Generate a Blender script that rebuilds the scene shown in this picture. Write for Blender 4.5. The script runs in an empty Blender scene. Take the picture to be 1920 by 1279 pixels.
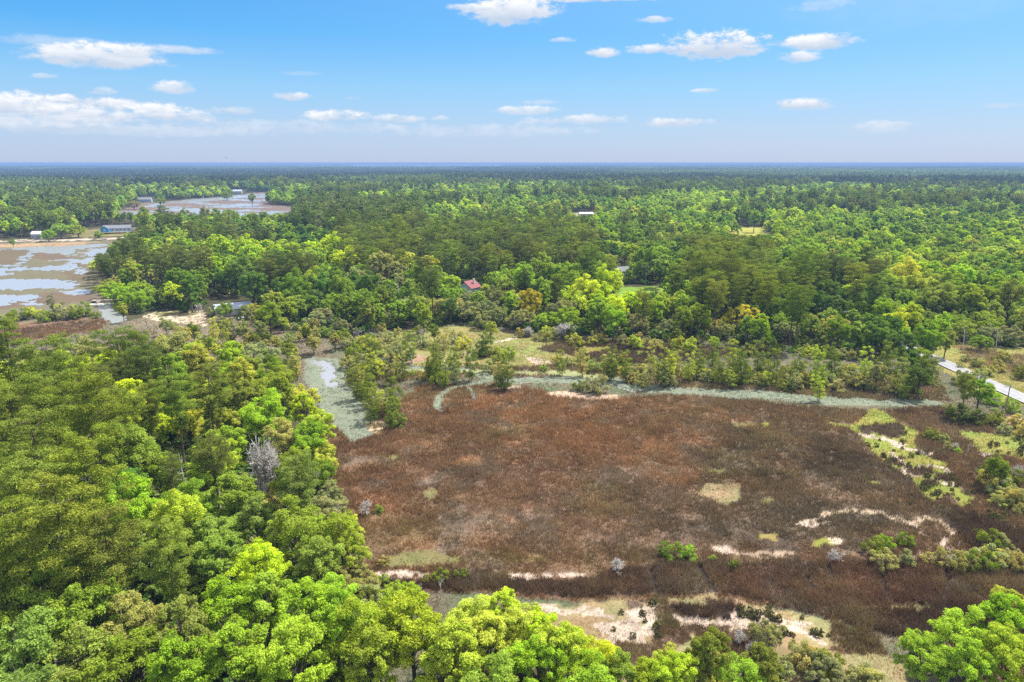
import bpy, math, random
import numpy as np
from mathutils import Vector

random.seed(7)
RNG = np.random.default_rng(11)
S = bpy.context.scene
COL = S.collection

# ------------------------------------------------------------------ camera
H = 66.0                      # height of the drone above the marsh
FPX = 1280.0                  # focal length in pixels of the 1920 px wide photograph
PITCH = math.atan((639.5 - 305.0) / FPX)
SP, CP = math.sin(PITCH), math.cos(PITCH)
cam = bpy.data.cameras.new('camera')
cam.sensor_width = 36.0
cam.lens = FPX / 1920 * 36
cam.clip_start = 1.0
cam.clip_end = 60000
cam_ob = bpy.data.objects.new('camera', cam)
COL.objects.link(cam_ob)
cam_ob.location = (0, 0, H)
cam_ob.rotation_euler = (math.pi / 2 - PITCH, 0, 0)
S.camera = cam_ob

# ------------------------------------------------------------------ render settings
S.view_settings.view_transform = 'Standard'
S.view_settings.look = 'None'
S.view_settings.exposure = 1.14
S.view_settings.gamma = 1.0
S.render.engine = 'CYCLES'
S.cycles.max_bounces = 5
S.cycles.diffuse_bounces = 3
S.cycles.glossy_bounces = 2
S.cycles.transmission_bounces = 4
S.cycles.volume_bounces = 0
S.cycles.transparent_max_bounces = 4
S.cycles.use_denoising = False
S.cycles.denoiser = 'OPENIMAGEDENOISE'
S.cycles.denoising_input_passes = 'RGB_ALBEDO_NORMAL'
S.cycles.caustics_reflective = False
S.cycles.caustics_refractive = False
S.cycles.sample_clamp_indirect = 4.0

SUN_AZ = math.radians(58)     # clockwise from +Y (view direction) towards +X
SUN_EL = math.radians(58)
sl = bpy.data.lights.new('sun', 'SUN')
sl.energy = 5.0
sl.angle = math.radians(0.9)
sl.color = (1.0, 0.955, 0.88)
so = bpy.data.objects.new('sun', sl)
COL.objects.link(so)
sdir = Vector((math.sin(SUN_AZ) * math.cos(SUN_EL), math.cos(SUN_AZ) * math.cos(SUN_EL), math.sin(SUN_EL)))
so.rotation_euler = sdir.to_track_quat('Z', 'Y').to_euler()
so.location = (0, 0, 200)


class NT:
    """short hand for building node trees"""
    def __init__(s, tree):
        s.t = tree

    def n(s, kind, **kw):
        nd = s.t.nodes.new(kind)
        for k, v in kw.items():
            if k == 'i':
                for kk, vv in v.items():
                    if isinstance(vv, bpy.types.NodeSocket):
                        s.t.links.new(vv, nd.inputs[kk])
                    else:
                        nd.inputs[kk].default_value = vv
            else:
                setattr(nd, k, v)
        return nd

    def m(s, op, a, b=None, c=None, clamp=False):
        nd = s.t.nodes.new('ShaderNodeMath')
        nd.operation = op
        nd.use_clamp = clamp
        for k, v in enumerate((a, b, c)):
            if v is None:
                continue
            if isinstance(v, bpy.types.NodeSocket):
                s.t.links.new(v, nd.inputs[k])
            else:
                nd.inputs[k].default_value = v
        return nd.outputs[0]

    def mix(s, f, a, b, blend='MIX'):
        nd = s.t.nodes.new('ShaderNodeMix')
        nd.data_type = 'RGBA'
        nd.blend_type = blend
        for k, v in ((0, f), (6, a), (7, b)):
            if isinstance(v, bpy.types.NodeSocket):
                s.t.links.new(v, nd.inputs[k])
            else:
                if k and len(v) == 3:
                    v = (*v, 1)
                nd.inputs[k].default_value = v
        return nd.outputs[2]


def lin(r, g, b):
    f = lambda c: (c / 255 / 12.92) if c <= 10 else ((c / 255 + 0.055) / 1.055) ** 2.4
    return (f(r), f(g), f(b))


def ray(u, v):
    x = (u - 960.0) / FPX
    y = -(v - 639.5) / FPX
    return x, CP + y * SP, -SP + y * CP


def G(u, v, z=0.0):
    """the point at height z that the photograph shows at pixel (u, v)"""
    x, y, dz = ray(u, v)
    t = (z - H) / min(dz, -1e-4)
    return x * t, y * t


def proj(x, y, z):
    f = y * CP - (z - H) * SP
    up = y * SP + (z - H) * CP
    return 960 + FPX * x / f, 639.5 - FPX * up / f, f


# ------------------------------------------------------------------ sky with clouds
def build_world():
    w = bpy.data.worlds.new('World')
    S.world = w
    w.use_nodes = True
    w.node_tree.nodes.clear()
    N = NT(w.node_tree)
    sky = N.n('ShaderNodeTexSky', sky_type='NISHITA', sun_disc=False, sun_elevation=SUN_EL, sun_rotation=SUN_AZ,
              altitude=50, air_density=1.0, dust_density=0.6, ozone_density=2.0)
    co = N.n('ShaderNodeTexCoord').outputs['Generated']
    sep = N.n('ShaderNodeSeparateXYZ', i={0: co})
    X, Y, Z = sep.outputs
    az = N.m('ARCTAN2', X, Y)
    el = N.m('ARCSINE', Z)
    # colour of the clear sky: deep azure high up and to the left, pale lavender at the horizon
    base = N.n('ShaderNodeHueSaturation', i={'Saturation': 1.25, 'Value': 1.0, 'Color': sky.outputs[0]}).outputs[0]
    ramp = N.n('ShaderNodeValToRGB')
    N.t.links.new(N.m('MULTIPLY', el, 1 / math.radians(12.5), clamp=True), ramp.inputs[0])
    cr = ramp.color_ramp
    k = 10.0
    stops = [(0.0, (176, 194, 228)), (0.2, (168, 198, 234)), (0.45, (140, 196, 240)), (0.75, (72, 170, 240)), (1.0, (36, 148, 234))]
    while len(cr.elements) < len(stops):
        cr.elements.new(0.5)
    for e, (p, c) in zip(cr.elements, stops):
        e.position = p
        e.color = (*lin(*c), 1)
    side = N.n('ShaderNodeMapRange', i={'Value': az, 'From Min': -0.75, 'From Max': 0.75, 'To Min': 0.0, 'To Max': 1.0}).outputs[0]
    up = N.n('ShaderNodeMapRange', i={'Value': el, 'From Min': 0.05, 'From Max': 0.22}).outputs[0]
    side_up = N.m('MULTIPLY', side, up)
    grad = N.mix(N.m('MULTIPLY', side_up, 0.85), ramp.outputs[0], (*lin(158, 214, 255), 1))
    # the Background strength is 0.1, so the measured radiance enters times ten
    gradk = N.mix(1.0, grad, (4.75, 4.75, 4.75, 1), 'MULTIPLY')
    clear = N.mix(0.88, base, gradk)
    # above the picture the sky blends into a bright added fill
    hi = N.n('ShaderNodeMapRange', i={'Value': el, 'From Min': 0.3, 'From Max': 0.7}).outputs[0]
    clear = N.mix(hi, clear, N.mix(0.75, base, (10.0, 9.9, 9.5, 1)))   # unseen bright cloud added overhead as fill to soften shadows

    # clouds: (u, v, half width px, half height px, density, edge raggedness)
    cl = [(960, 22, 100, 32, 1.3, .9), (885, 14, 55, 9, .8, 1), (1150, -3, 165, 9, 1.0, .8), (1225, 37, 38, 8, .75, 1), (1055, 75, 28, 6, .7, 1),
          (1340, 88, 110, 29, 1.35, .9), (1240, 92, 70, 11, .9, .9), (1130, 100, 36, 12, 1.0, .9), (1535, 80, 72, 18, 1.25, .7), (1495, 108, 40, 13, .9, .9),
          (185, 108, 118, 25, 1.25, .7), (240, 96, 60, 16, 1.1, .6), (120, 82, 110, 13, .40, .6), (330, 94, 85, 9, .62, .5), (85, 143, 22, 5, .5, .9),
          (330, 166, 42, 15, .85, .8), (190, 172, 26, 9, .6, .9), (548, 181, 40, 10, .95, .8),
          (40, 200, 110, 24, 1.1, 1), (120, 186, 40, 10, 1.2, .9), (200, 196, 75, 14, 1.0, .9), (170, 218, 120, 18, .95, 1), (300, 212, 60, 20, 1.0, 1), (90, 232, 150, 18, .75, .9), (360, 220, 40, 15, .8, .9),
          (440, 208, 55, 9, .75, .8), (630, 220, 70, 14, 1.0, .9), (750, 223, 52, 11, .85, .8), (830, 222, 24, 6, .6, .9), (985, 208, 75, 11, .75, .8), (1080, 226, 120, 11, .7, .9),
          (1260, 231, 72, 12, .95, .8), (1500, 197, 68, 14, 1.1, .8), (1325, 170, 30, 5, .7, .7), (1650, 238, 70, 12, .5, .8), (1880, 198, 40, 6, .42, .7),
          (1550, 8, 60, 16, .35, .9), (560, 238, 260, 16, .42, .9), (900, 246, 240, 16, .38, .9), (570, 138, 45, 5, .22, .6), (250, 245, 260, 14, .5, .8), (660, 184, 22, 5, .3, .9), (1700, 12, 220, 60, .10, .4), (1010, 192, 40, 6, .4, .9)]
    # two noises stretched along the horizon
    stretch = N.n('ShaderNodeCombineXYZ', i={0: N.m('MULTIPLY', az, 1.0), 1: N.m('MULTIPLY', el, 2.1), 2: 0.37})
    nz = N.n('ShaderNodeTexNoise', i={'Vector': stretch.outputs[0], 'Scale': 24.0, 'Detail': 9.0, 'Roughness': 0.68})
    nz2 = N.n('ShaderNodeTexNoise', i={'Vector': stretch.outputs[0], 'Scale': 75.0, 'Detail': 4.0, 'Roughness': 0.6})
    nv = N.m('ADD', N.m('MULTIPLY', N.m('SUBTRACT', nz.outputs[0], 0.5), 3.4), N.m('MULTIPLY', N.m('SUBTRACT', nz2.outputs[0], 0.5), 1.5))
    dens = None
    shade = None
    for u, v, wu, hv, dn, rg in cl:
        x, y, z = ray(u, v)
        a0 = math.atan2(x, y)
        e0 = math.atan2(z, math.hypot(x, y))
        wa = wu / FPX * 0.93
        we = hv / FPX * 0.95
        p = N.m('MULTIPLY', N.m('SUBTRACT', az, a0), 1 / wa)
        q = N.m('MULTIPLY', N.m('SUBTRACT', el, e0), 1 / we)
        # flat base: the lower half falls off faster
        qq = N.m('MULTIPLY', q, N.m('ADD', 1.0, N.m('MULTIPLY', N.m('LESS_THAN', q, 0.0), 0.35)))
        r2 = N.m('ADD', N.m('MULTIPLY', p, p), N.m('MULTIPLY', qq, qq))
        d = N.m('ADD', N.m('SUBTRACT', 1.0, r2), N.m('MULTIPLY', nv, rg))
        d = N.n('ShaderNodeMapRange', interpolation_type='SMOOTHSTEP', i={'Value': d, 'From Min': -0.02, 'From Max': 1.0, 'To Min': 0.0, 'To Max': dn}).outputs[0]
        # q goes from base (-1) to top (+1): tops bright, bases grey
        sh = N.m('MULTIPLY', d, q)
        dens = d if dens is None else N.m('MAXIMUM', dens, d)
        shade = sh if shade is None else N.m('ADD', shade, sh)
    dens = N.m('MINIMUM', dens, 0.97)
    lit = N.n('ShaderNodeMapRange', i={'Value': N.m('ADD', shade, N.m('MULTIPLY', nv, 0.45)), 'From Min': -0.75, 'From Max': 0.7}).outputs[0]
    ccol = N.mix(lit, tuple(c * 4.8 for c in lin(176, 196, 222)) + (1,), tuple(c * 4.8 for c in lin(250, 251, 254)) + (1,))
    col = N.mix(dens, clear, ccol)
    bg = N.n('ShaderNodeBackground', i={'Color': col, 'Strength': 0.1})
    out = N.n('ShaderNodeOutputWorld')
    N.t.links.new(bg.outputs[0], out.inputs[0])
    w.cycles.sampling_method = 'MANUAL'
    w.cycles.sample_map_resolution = 512


build_world()


# ------------------------------------------------------------------ numpy helpers
def _hash(ix, iy, seed):
    h = (ix.astype(np.int64) * 374761393 + iy.astype(np.int64) * 668265263 + seed * 974634541) & 0x7fffffff
    h = ((h ^ (h >> 13)) * 1274126177) & 0x7fffffff
    return ((h ^ (h >> 16)) & 0xffff) / 65535.0


def vnoise(x, y, seed=0):
    ix, iy = np.floor(x), np.floor(y)
    fx, fy = x - ix, y - iy
    fx, fy = fx * fx * (3 - 2 * fx), fy * fy * (3 - 2 * fy)
    a, b = _hash(ix, iy, seed), _hash(ix + 1, iy, seed)
    c, d = _hash(ix, iy + 1, seed), _hash(ix + 1, iy + 1, seed)
    return (a + (b - a) * fx) + ((c + (d - c) * fx) - (a + (b - a) * fx)) * fy


def fbm(x, y, scale, seed=0, octv=4, gain=0.55):
    s, amp, tot = 0.0, 1.0, 0.0
    for o in range(octv):
        s = s + amp * vnoise(x / scale * 2 ** o + 17.3 * o, y / scale * 2 ** o - 9.1 * o, seed + o)
        tot += amp
        amp *= gain
    return s / tot            # 0..1


def inside(poly, x, y):
    px, py = poly[:, 0], poly[:, 1]
    res = np.zeros(x.shape, bool)
    m = (x >= px.min()) & (x <= px.max()) & (y >= py.min()) & (y <= py.max())
    if not m.any():
        return res
    xs, ys = x[m], y[m]
    r = np.zeros(xs.shape, bool)
    n = len(px)
    j = n - 1
    for i in range(n):
        c = ((py[i] > ys) != (py[j] > ys)) & (xs < (px[j] - px[i]) * (ys - py[i]) / (py[j] - py[i] + 1e-12) + px[i])
        r ^= c
        j = i
    res[m] = r
    return res


def dist_line(pts, x, y):
    d = np.full(x.shape, 1e9)
    for (ax, ay), (bx, by) in zip(pts[:-1], pts[1:]):
        vx, vy = bx - ax, by - ay
        t = np.clip(((x - ax) * vx + (y - ay) * vy) / (vx * vx + vy * vy + 1e-9), 0, 1)
        d = np.minimum(d, np.hypot(x - ax - t * vx, y - ay - t * vy))
    return d


def P(*uv):
    """pixel outline -> outline on the ground"""
    return np.array([G(u, v) for u, v in uv])


def ell(u, v, ru, rv, n=22, wob=0.18, seed=1):
    r = np.random.default_rng(int(u * 7 + v * 13) + seed)
    ph = r.uniform(0, 6.28, 3)
    out = []
    for k in range(n):
        a = 2 * math.pi * k / n
        s = 1 + wob * (math.sin(2 * a + ph[0]) * .5 + math.sin(3 * a + ph[1]) * .6 + math.sin(5 * a + ph[2]) * .4)
        out.append((u + ru * s * math.cos(a), v + rv * s * math.sin(a)))
    return P(*out)


def mesh_np(name, verts, faces, fmat=None, fcol=None, ftone=None, smooth=False):
    """faces: (n, k) int array (all the same size) or list of such arrays"""
    me = bpy.data.meshes.new(name)
    if not isinstance(faces, list):
        faces = [faces]
    faces = [f for f in faces if len(f)]
    nv = len(verts)
    me.vertices.add(nv)
    me.vertices.foreach_set('co', np.asarray(verts, np.float32).ravel())
    loops = np.concatenate([f.ravel() for f in faces]).astype(np.int32)
    tot = np.concatenate([np.full(len(f), f.shape[1], np.int32) for f in faces])
    start = np.concatenate([[0], np.cumsum(tot)[:-1]]).astype(np.int32)
    me.loops.add(len(loops))
    me.loops.foreach_set('vertex_index', loops)
    me.polygons.add(len(tot))
    me.polygons.foreach_set('loop_start', start)
    if fmat is not None:
        me.polygons.foreach_set('material_index', np.asarray(fmat, np.int32))
    me.update(calc_edges=True)
    me.polygons.foreach_set('use_smooth', np.full(len(tot), smooth))
    if fcol is not None:
        a = me.attributes.new('tint', 'FLOAT_COLOR', 'FACE')
        c = np.ones((len(tot), 4), np.float32)
        c[:, :3] = fcol
        a.data.foreach_set('color', c.ravel())
    if ftone is not None:
        a = me.attributes.new('tone', 'FLOAT', 'FACE')
        a.data.foreach_set('value', np.asarray(ftone, np.float32))
    return me


def link(name, me, parent=None, mats=()):
    for m in mats:
        me.materials.append(m)
    o = bpy.data.objects.new(name, me)
    COL.objects.link(o)
    if parent is not None:
        o.parent = parent
    return o


def tag(o, label=None, cat=None, group=None, kind=None):
    if label:
        o['label'] = label
    if cat:
        o['category'] = cat
    if group:
        o['group'] = group
    if kind:
        o['kind'] = kind
    return o


def empty(name, loc=(0, 0, 0), rz=0.0):
    o = bpy.data.objects.new(name, None)
    o.empty_display_size = 0.5
    COL.objects.link(o)
    o.location = loc
    o.rotation_euler = (0, 0, rz)
    return o


# ------------------------------------------------------------------ materials
def new_mat(name):
    m = bpy.data.materials.new(name)
    m.use_nodes = True
    m.node_tree.nodes.clear()
    N = NT(m.node_tree)
    out = N.n('ShaderNodeOutputMaterial')
    return m, N, out


def leaf_material(name, source, trans=0.42):
    """source: 'OBJECT' (object colour), 'INSTANCER' (attribute carried by the scattered copy) or 'FACE' (only the mesh's own colours)"""
    m, N, out = new_mat(name)
    tone = N.n('ShaderNodeAttribute', attribute_name='tone').outputs['Fac']
    if source == 'OBJECT':
        base = N.n('ShaderNodeObjectInfo').outputs['Color']
    elif source == 'INSTANCER':
        base = N.n('ShaderNodeAttribute', attribute_type='INSTANCER', attribute_name='tint').outputs['Color']
    else:
        base = N.n('ShaderNodeAttribute', attribute_name='tint').outputs['Color']
    f = N.m('ADD', N.m('MULTIPLY', tone, 0.8), 0.6)
    col = N.mix(1.0, base, N.n('ShaderNodeCombineColor', i={0: f, 1: f, 2: f}).outputs[0], 'MULTIPLY')
    hs = N.n('ShaderNodeHueSaturation', i={'Hue': N.m('ADD', 0.485, N.m('MULTIPLY', N.m('FRACT', N.m('MULTIPLY', tone, 7.31)), 0.03)), 'Color': col}).outputs[0]
    di = N.n('ShaderNodeBsdfDiffuse', i={'Color': hs})
    tr = N.n('ShaderNodeBsdfTranslucent', i={'Color': N.mix(1.0, hs, (1.15, 1.1, 0.55), 'MULTIPLY')})
    mx = N.n('ShaderNodeMixShader', i={0: trans, 1: di.outputs[0], 2: tr.outputs[0]})
    N.t.links.new(mx.outputs[0], out.inputs[0])
    return m


def simple(name, col, rough=0.8, var=0.25, scale=3.0, bump=0.0, metal=0.0, spec=0.3):
    m, N, out = new_mat(name)
    co = N.n('ShaderNodeTexCoord').outputs['Object']
    nz = N.n('ShaderNodeTexNoise', i={'Vector': co, 'Scale': scale, 'Detail': 6.0, 'Roughness': 0.65})
    f = N.n('ShaderNodeMapRange', i={'Value': nz.outputs[0], 'From Min': 0.25, 'From Max': 0.75, 'To Min': 1 - var, 'To Max': 1 + var}).outputs[0]
    c = N.mix(1.0, (*col, 1), N.n('ShaderNodeCombineColor', i={0: f, 1: f, 2: f}).outputs[0], 'MULTIPLY')
    b = N.n('ShaderNodeBsdfPrincipled', i={'Base Color': c, 'Roughness': rough, 'Metallic': metal, 'Specular IOR Level': spec})
    if bump:
        bp = N.n('ShaderNodeBump', i={'Strength': bump, 'Distance': 0.05, 'Height': nz.outputs[0]})
        N.t.links.new(bp.outputs[0], b.inputs['Normal'])
    N.t.links.new(b.outputs[0], out.inputs[0])
    return m


M_LEAF = leaf_material('leaves', 'OBJECT')
M_NEEDLE = leaf_material('pine_needles', 'OBJECT', 0.25)
M_FAR = leaf_material('far_leaves', 'INSTANCER', 0.35)
M_GRASS = leaf_material('grass_blades', 'FACE', 0.3)
M_BARK = simple('grey_bark', (0.10, 0.083, 0.066), 0.9, 0.35, 2.5)
M_PBARK = simple('pine_bark', (0.11, 0.075, 0.055), 0.9, 0.35, 2.5)
M_DEAD = simple('bleached_wood', (0.42, 0.39, 0.36), 0.85, 0.3, 2.0)
M_MOSS = simple('hanging_moss', (0.22, 0.23, 0.185), 0.95, 0.3, 2.0)


# ------------------------------------------------------------------ zones of the ground
BROWN = (0.140, 0.089, 0.056)
DKBROWN = (0.085, 0.062, 0.047)
TALL = (0.066, 0.045, 0.037)
LIME = (0.165, 0.165, 0.042)
OLIVE = (0.140, 0.122, 0.056)
TAN = (0.22, 0.165, 0.10)
SAND = (0.37, 0.295, 0.24)
PALE = (0.142, 0.160, 0.118)
MUD = (0.135, 0.112, 0.08)
FLOOR = (0.05, 0.048, 0.026)
MAUVE = (0.122, 0.094, 0.080)
GREYG = (0.108, 0.100, 0.066)

Z = []   # (kind, shape, colour, code, warp metres[, width])   code: 0 forest floor, 1 rush, 2 short grass, 3 sand, 4 cordgrass, 5 water, 6 mud
def poly(pts, col, code, warp=1.2):
    Z.append(('p', P(*pts), col, code, warp, 0))
def oval(u, v, ru, rv, col, code, warp=0.8, wob=0.18):
    Z.append(('p', ell(u, v, ru, rv, wob=wob), col, code, warp, 0))
def line(pts, w, col, code, warp=0.8):
    Z.append(('l', P(*pts), col, code, warp, w))

# open land behind and around the marsh
poly([(420, 620), (560, 640), (700, 618), (880, 608), (1000, 622), (1290, 636), (1450, 652), (1640, 650), (1755, 655), (1800, 640), (2000, 640), (2500, 700), (2500, 1300), (1980, 1600), (1100, 1600), (1020, 1240), (700, 1300),
      (640, 1080), (600, 900), (560, 760), (540, 690), (420, 660)], GREYG, 2, 2)
poly([(255, 600), (400, 590), (620, 640), (600, 690), (540, 700), (400, 690), (280, 660), (170, 650), (200, 610)], MUD, 6, 2)
poly([(600, 690), (640, 720), (690, 800), (735, 760), (790, 722), (880, 722), (960, 722), (1030, 735), (1150, 748), (1300, 742), (1500, 762), (1640, 772), (1745, 762), (1800, 770), (1850, 790), (1880, 850), (2000, 900), (2500, 1000), (2500, 1300), (1950, 1350),
      (1760, 1205), (1600, 1175), (1500, 1145), (1300, 1118), (1100, 1128), (940, 1118), (760, 1112), (670, 1100), (675, 1020), (630, 920), (590, 840), (600, 770)], BROWN, 1, 1.0)
# left side marsh and creek
poly([(-900, 452), (-300, 455), (0, 455), (205, 450), (240, 455), (220, 480), (180, 500), (172, 525), (190, 545), (220, 568), (235, 600), (205, 640), (150, 660), (0, 665), (-400, 680), (-900, 700)], GREYG, 4, 1.5)
poly([(-900, 470), (0, 466), (205, 456), (200, 472), (165, 492), (162, 520), (120, 548), (98, 572), (60, 572), (0, 578), (-900, 590)], (0.1, 0.1, 0.1), 5, 1.0)
for a in [(-40, 482, 80, 9), (18, 480, 36, 11), (95, 481, 42, 5), (153, 471, 14, 5), (150, 482, 20, 4), (78, 493, 46, 6), (8, 501, 14, 3), (85, 516, 82, 8), (140, 518, 24, 9), (62, 546, 84, 5.5), (-40, 545, 30, 6), (25, 572, 16, 7), (124, 559, 62, 9), (-60, 520, 60, 8), (150, 497, 14, 4)]:
    oval(a[0], a[1], a[2], a[3] * 1.2, random.choice([GREYG, (0.10, 0.082, 0.056), (0.088, 0.084, 0.052), (0.105, 0.080, 0.058)]), 4, 1.2, .3)
poly([(103, 546), (160, 541), (172, 550), (140, 554)], (0.1, 0.1, 0.1), 5, 0.5)
poly([(180, 570), (205, 567), (222, 580), (238, 600), (215, 606), (196, 598)], (0.1, 0.1, 0.1), 5, 0.5)
poly([(-900, 615), (0, 608), (60, 604), (190, 596), (205, 602), (190, 622), (60, 640), (0, 640), (-900, 670)], BROWN, 1, 1)
poly([(-900, 458), (0, 458), (150, 454), (190, 453), (150, 459), (0, 465), (-900, 470)], (0.24, 0.16, 0.10), 2, 1)
oval(200, 545, 14, 8, (0.2, 0.12, 0.07), 1)
line([(-700, 455), (0, 452), (120, 450), (250, 446), (330, 440)], 5.5, (0.34, 0.29, 0.24), 3, 0.6)
poly([(268, 592), (300, 584), (375, 583), (388, 598), (380, 613), (330, 606), (285, 601)], (0.38, 0.31, 0.225), 3, 0.8)
oval(330, 588, 40, 4, OLIVE, 2)
# far creek
poly([(215, 398), (250, 382), (330, 376), (420, 370), (470, 362), (520, 360), (500, 384), (560, 388), (560, 402), (420, 412), (240, 408)], MAUVE, 4, 4)
poly([(225, 398), (300, 380), (330, 377), (390, 370), (470, 363), (505, 362), (485, 385), (540, 392), (530, 402), (380, 409), (250, 404)], (0.1, 0.1, 0.1), 5, 4)
for a in [(270, 392, 42, 3.6), (340, 384, 48, 3.5), (430, 379, 56, 3.2), (365, 388, 16, 3), (320, 398, 42, 2.6), (430, 391, 50, 2.4), (520, 392, 42, 3.8), (470, 398, 24, 2), (470, 372, 40, 1.2), (280, 402, 30, 2)]:
    oval(*a, MAUVE, 4, 3)
poly([(630, 344), (650, 337), (708, 331), (715, 337), (680, 342)], (0.1, 0.1, 0.1), 5, 5)
poly([(235, 412), (330, 408), (480, 410), (480, 420), (330, 425)], GREYG, 4, 4)
poly([(140, 432), (250, 425), (270, 440), (140, 447)], OLIVE, 2, 3)
# clearings in the woods
poly([(1368, 426), (1432, 427), (1446, 446), (1385, 450)], (0.23, 0.22, 0.055), 2, 2)
poly([(1050, 400), (1130, 398), (1130, 408), (1060, 412)], (0.20, 0.185, 0.09), 2, 3)
poly([(1130, 538), (1250, 536), (1270, 556), (1140, 556)], (0.13, 0.19, 0.035), 2, 1)
poly([(835, 545), (930, 545), (940, 565), (830, 565)], (0.13, 0.14, 0.05), 2, 1)
# meadow beyond the creek
poly([(690, 640), (720, 622), (870, 612), (970, 628), (1100, 640), (1300, 642), (1290, 662), (1240, 690), (1000, 692), (900, 684), (800, 690), (720, 668)], (0.185, 0.17, 0.066), 2, 1)
poly([(1010, 655), (1050, 642), (1120, 640), (1280, 648), (1420, 662), (1300, 672), (1140, 690), (1075, 668)], DKBROWN, 1, 1.2)
poly([(1090, 652), (1145, 648), (1155, 655), (1110, 660), (1075, 668)], LIME, 2, .8)
poly([(1180, 655), (1215, 660), (1195, 668)], LIME, 2, .6)
poly([(1200, 650), (1330, 654), (1270, 658)], LIME, 2, .8)
poly([(985, 668), (1040, 676), (1050, 690), (1005, 684)], SAND, 3, .8)
line([(815, 683), (850, 672), (884, 659)], 0.7, (0.42, 0.36, 0.29), 3, .25)
line([(930, 642), (968, 632)], 0.8, (0.42, 0.36, 0.29), 3, .25)
# causeway with shrubs
poly([(640, 700), (900, 690), (1000, 686), (1250, 692), (1500, 700), (1760, 712), (1770, 752), (1500, 746), (1250, 726), (1100, 708), (900, 705), (640, 720)], (0.15, 0.12, 0.07), 1, 1.2)
oval(770, 672, 30, 10, (0.26, 0.17, 0.12), 2)
# pale creek
poly([(575, 668), (640, 676), (655, 700), (662, 740), (690, 785), (706, 812), (660, 830), (628, 806), (592, 752), (572, 712)], PALE, 4, .8)
poly([(582, 672), (610, 676), (640, 690), (636, 706), (646, 735), (622, 728), (606, 704), (586, 690)], (0.1, 0.1, 0.1), 5, .8)
line([(645, 690), (730, 696), (830, 690), (900, 700), (960, 714), (1060, 712), (1150, 718), (1250, 733), (1400, 737), (1550, 750), (1660, 756), (1740, 757)], 3.4, PALE, 4, .8)
line([(1150, 720), (1300, 736), (1450, 742), (1600, 755)], 3.6, PALE, 4, .8)
line([(720, 688), (760, 696), (830, 696), (940, 698), (1060, 700), (1120, 706)], 2.4, (0.21, 0.22, 0.11), 4, .8)
line([(930, 710), (880, 720), (845, 730), (824, 745), (820, 766)], 1.6, PALE, 4, .6)
line([(880, 726), (890, 745)], 0.7, PALE, 4, .3)
oval(826, 770, 7, 3, (0.1, 0.1, 0.1), 5, .3)
oval(889, 746, 5, 6, (0.1, 0.1, 0.1), 5, .3)
line([(1150, 722), (1190, 735)], .5, (0.1, 0.1, 0.1), 5, .3)
line([(960, 712), (990, 706), (1020, 709)], .5, (0.1, 0.1, 0.1), 5, .3)
# islands of dry wrack on the marsh edge
poly([(1025, 735), (1060, 733), (1110, 742), (1160, 740), (1158, 750), (1090, 750), (1030, 742)], (0.33, 0.25, 0.19), 6, .6)
poly([(940, 727), (975, 722), (985, 730), (950, 734)], (0.3, 0.24, 0.18), 6, .6)
oval(706, 745, 9, 14, (0.38, 0.33, 0.26), 3)
oval(708, 800, 22, 12, (0.36, 0.28, 0.18), 6)
# olive pools of grass in the big marsh
oval(790, 1048, 80, 15, OLIVE, 2)
oval(940, 1050, 90, 10, (0.14, 0.105, 0.05), 1)
oval(870, 1080, 60, 12, DKBROWN, 1)
oval(1355, 925, 42, 20, (0.19, 0.155, 0.085), 2)
oval(1345, 882, 26, 5, OLIVE, 2)
oval(1640, 907, 26, 4, LIME, 2)
oval(1400, 798, 30, 4, OLIVE, 2)
oval(1436, 798, 8, 5, LIME, 2)
oval(1440, 940, 12, 8, OLIVE, 2, .6)
oval(735, 858, 12, 5, OLIVE, 2, .5)
oval(810, 925, 14, 9, OLIVE, 2, .7)
oval(885, 870, 30, 9, (0.27, 0.17, 0.10), 1, 1)
# sand lines on the near dike
line([(700, 1078), (760, 1076), (790, 1078)], .8, SAND, 3, .6)
line([(960, 1080), (1010, 1082), (1030, 1080)], .7, SAND, 3, .5)
line([(1055, 1078), (1090, 1080)], .6, SAND, 3, .5)
oval(895, 1085, 9, 5, SAND, 3, .5)
line([(1345, 1030), (1400, 1040), (1480, 1038)], .8, (0.30, 0.225, 0.165), 3, .8)
oval(1362, 1030, 14, 10, SAND, 3, .8)
oval(1460, 1010, 36, 8, (0.2, 0.16, 0.06), 2, .8)
oval(1475, 1013, 16, 3, SAND, 3, .5)
oval(1560, 1015, 22, 6, SAND, 3, .6)
oval(1540, 1018, 20, 9, LIME, 2, .6)
oval(1565, 1014, 18, 5, SAND, 3, .6)
line([(1508, 986), (1530, 976), (1548, 978)], 1.0, SAND, 3, .6)
line([(1545, 965), (1590, 958), (1640, 960), (1690, 976), (1705, 981), (1735, 971), (1765, 980), (1788, 998)], .75, (0.30, 0.235, 0.165), 3, .5)
line([(1705, 981), (1725, 992), (1735, 1005)], .4, SAND, 3, .4)
line([(1790, 1000), (1768, 1016), (1765, 1024), (1780, 1030)], .5, SAND, 3, .4)
line([(1640, 1046), (1720, 1042), (1800, 1046), (1900, 1050)], .7, (0.26, 0.20, 0.15), 3, .7)
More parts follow.
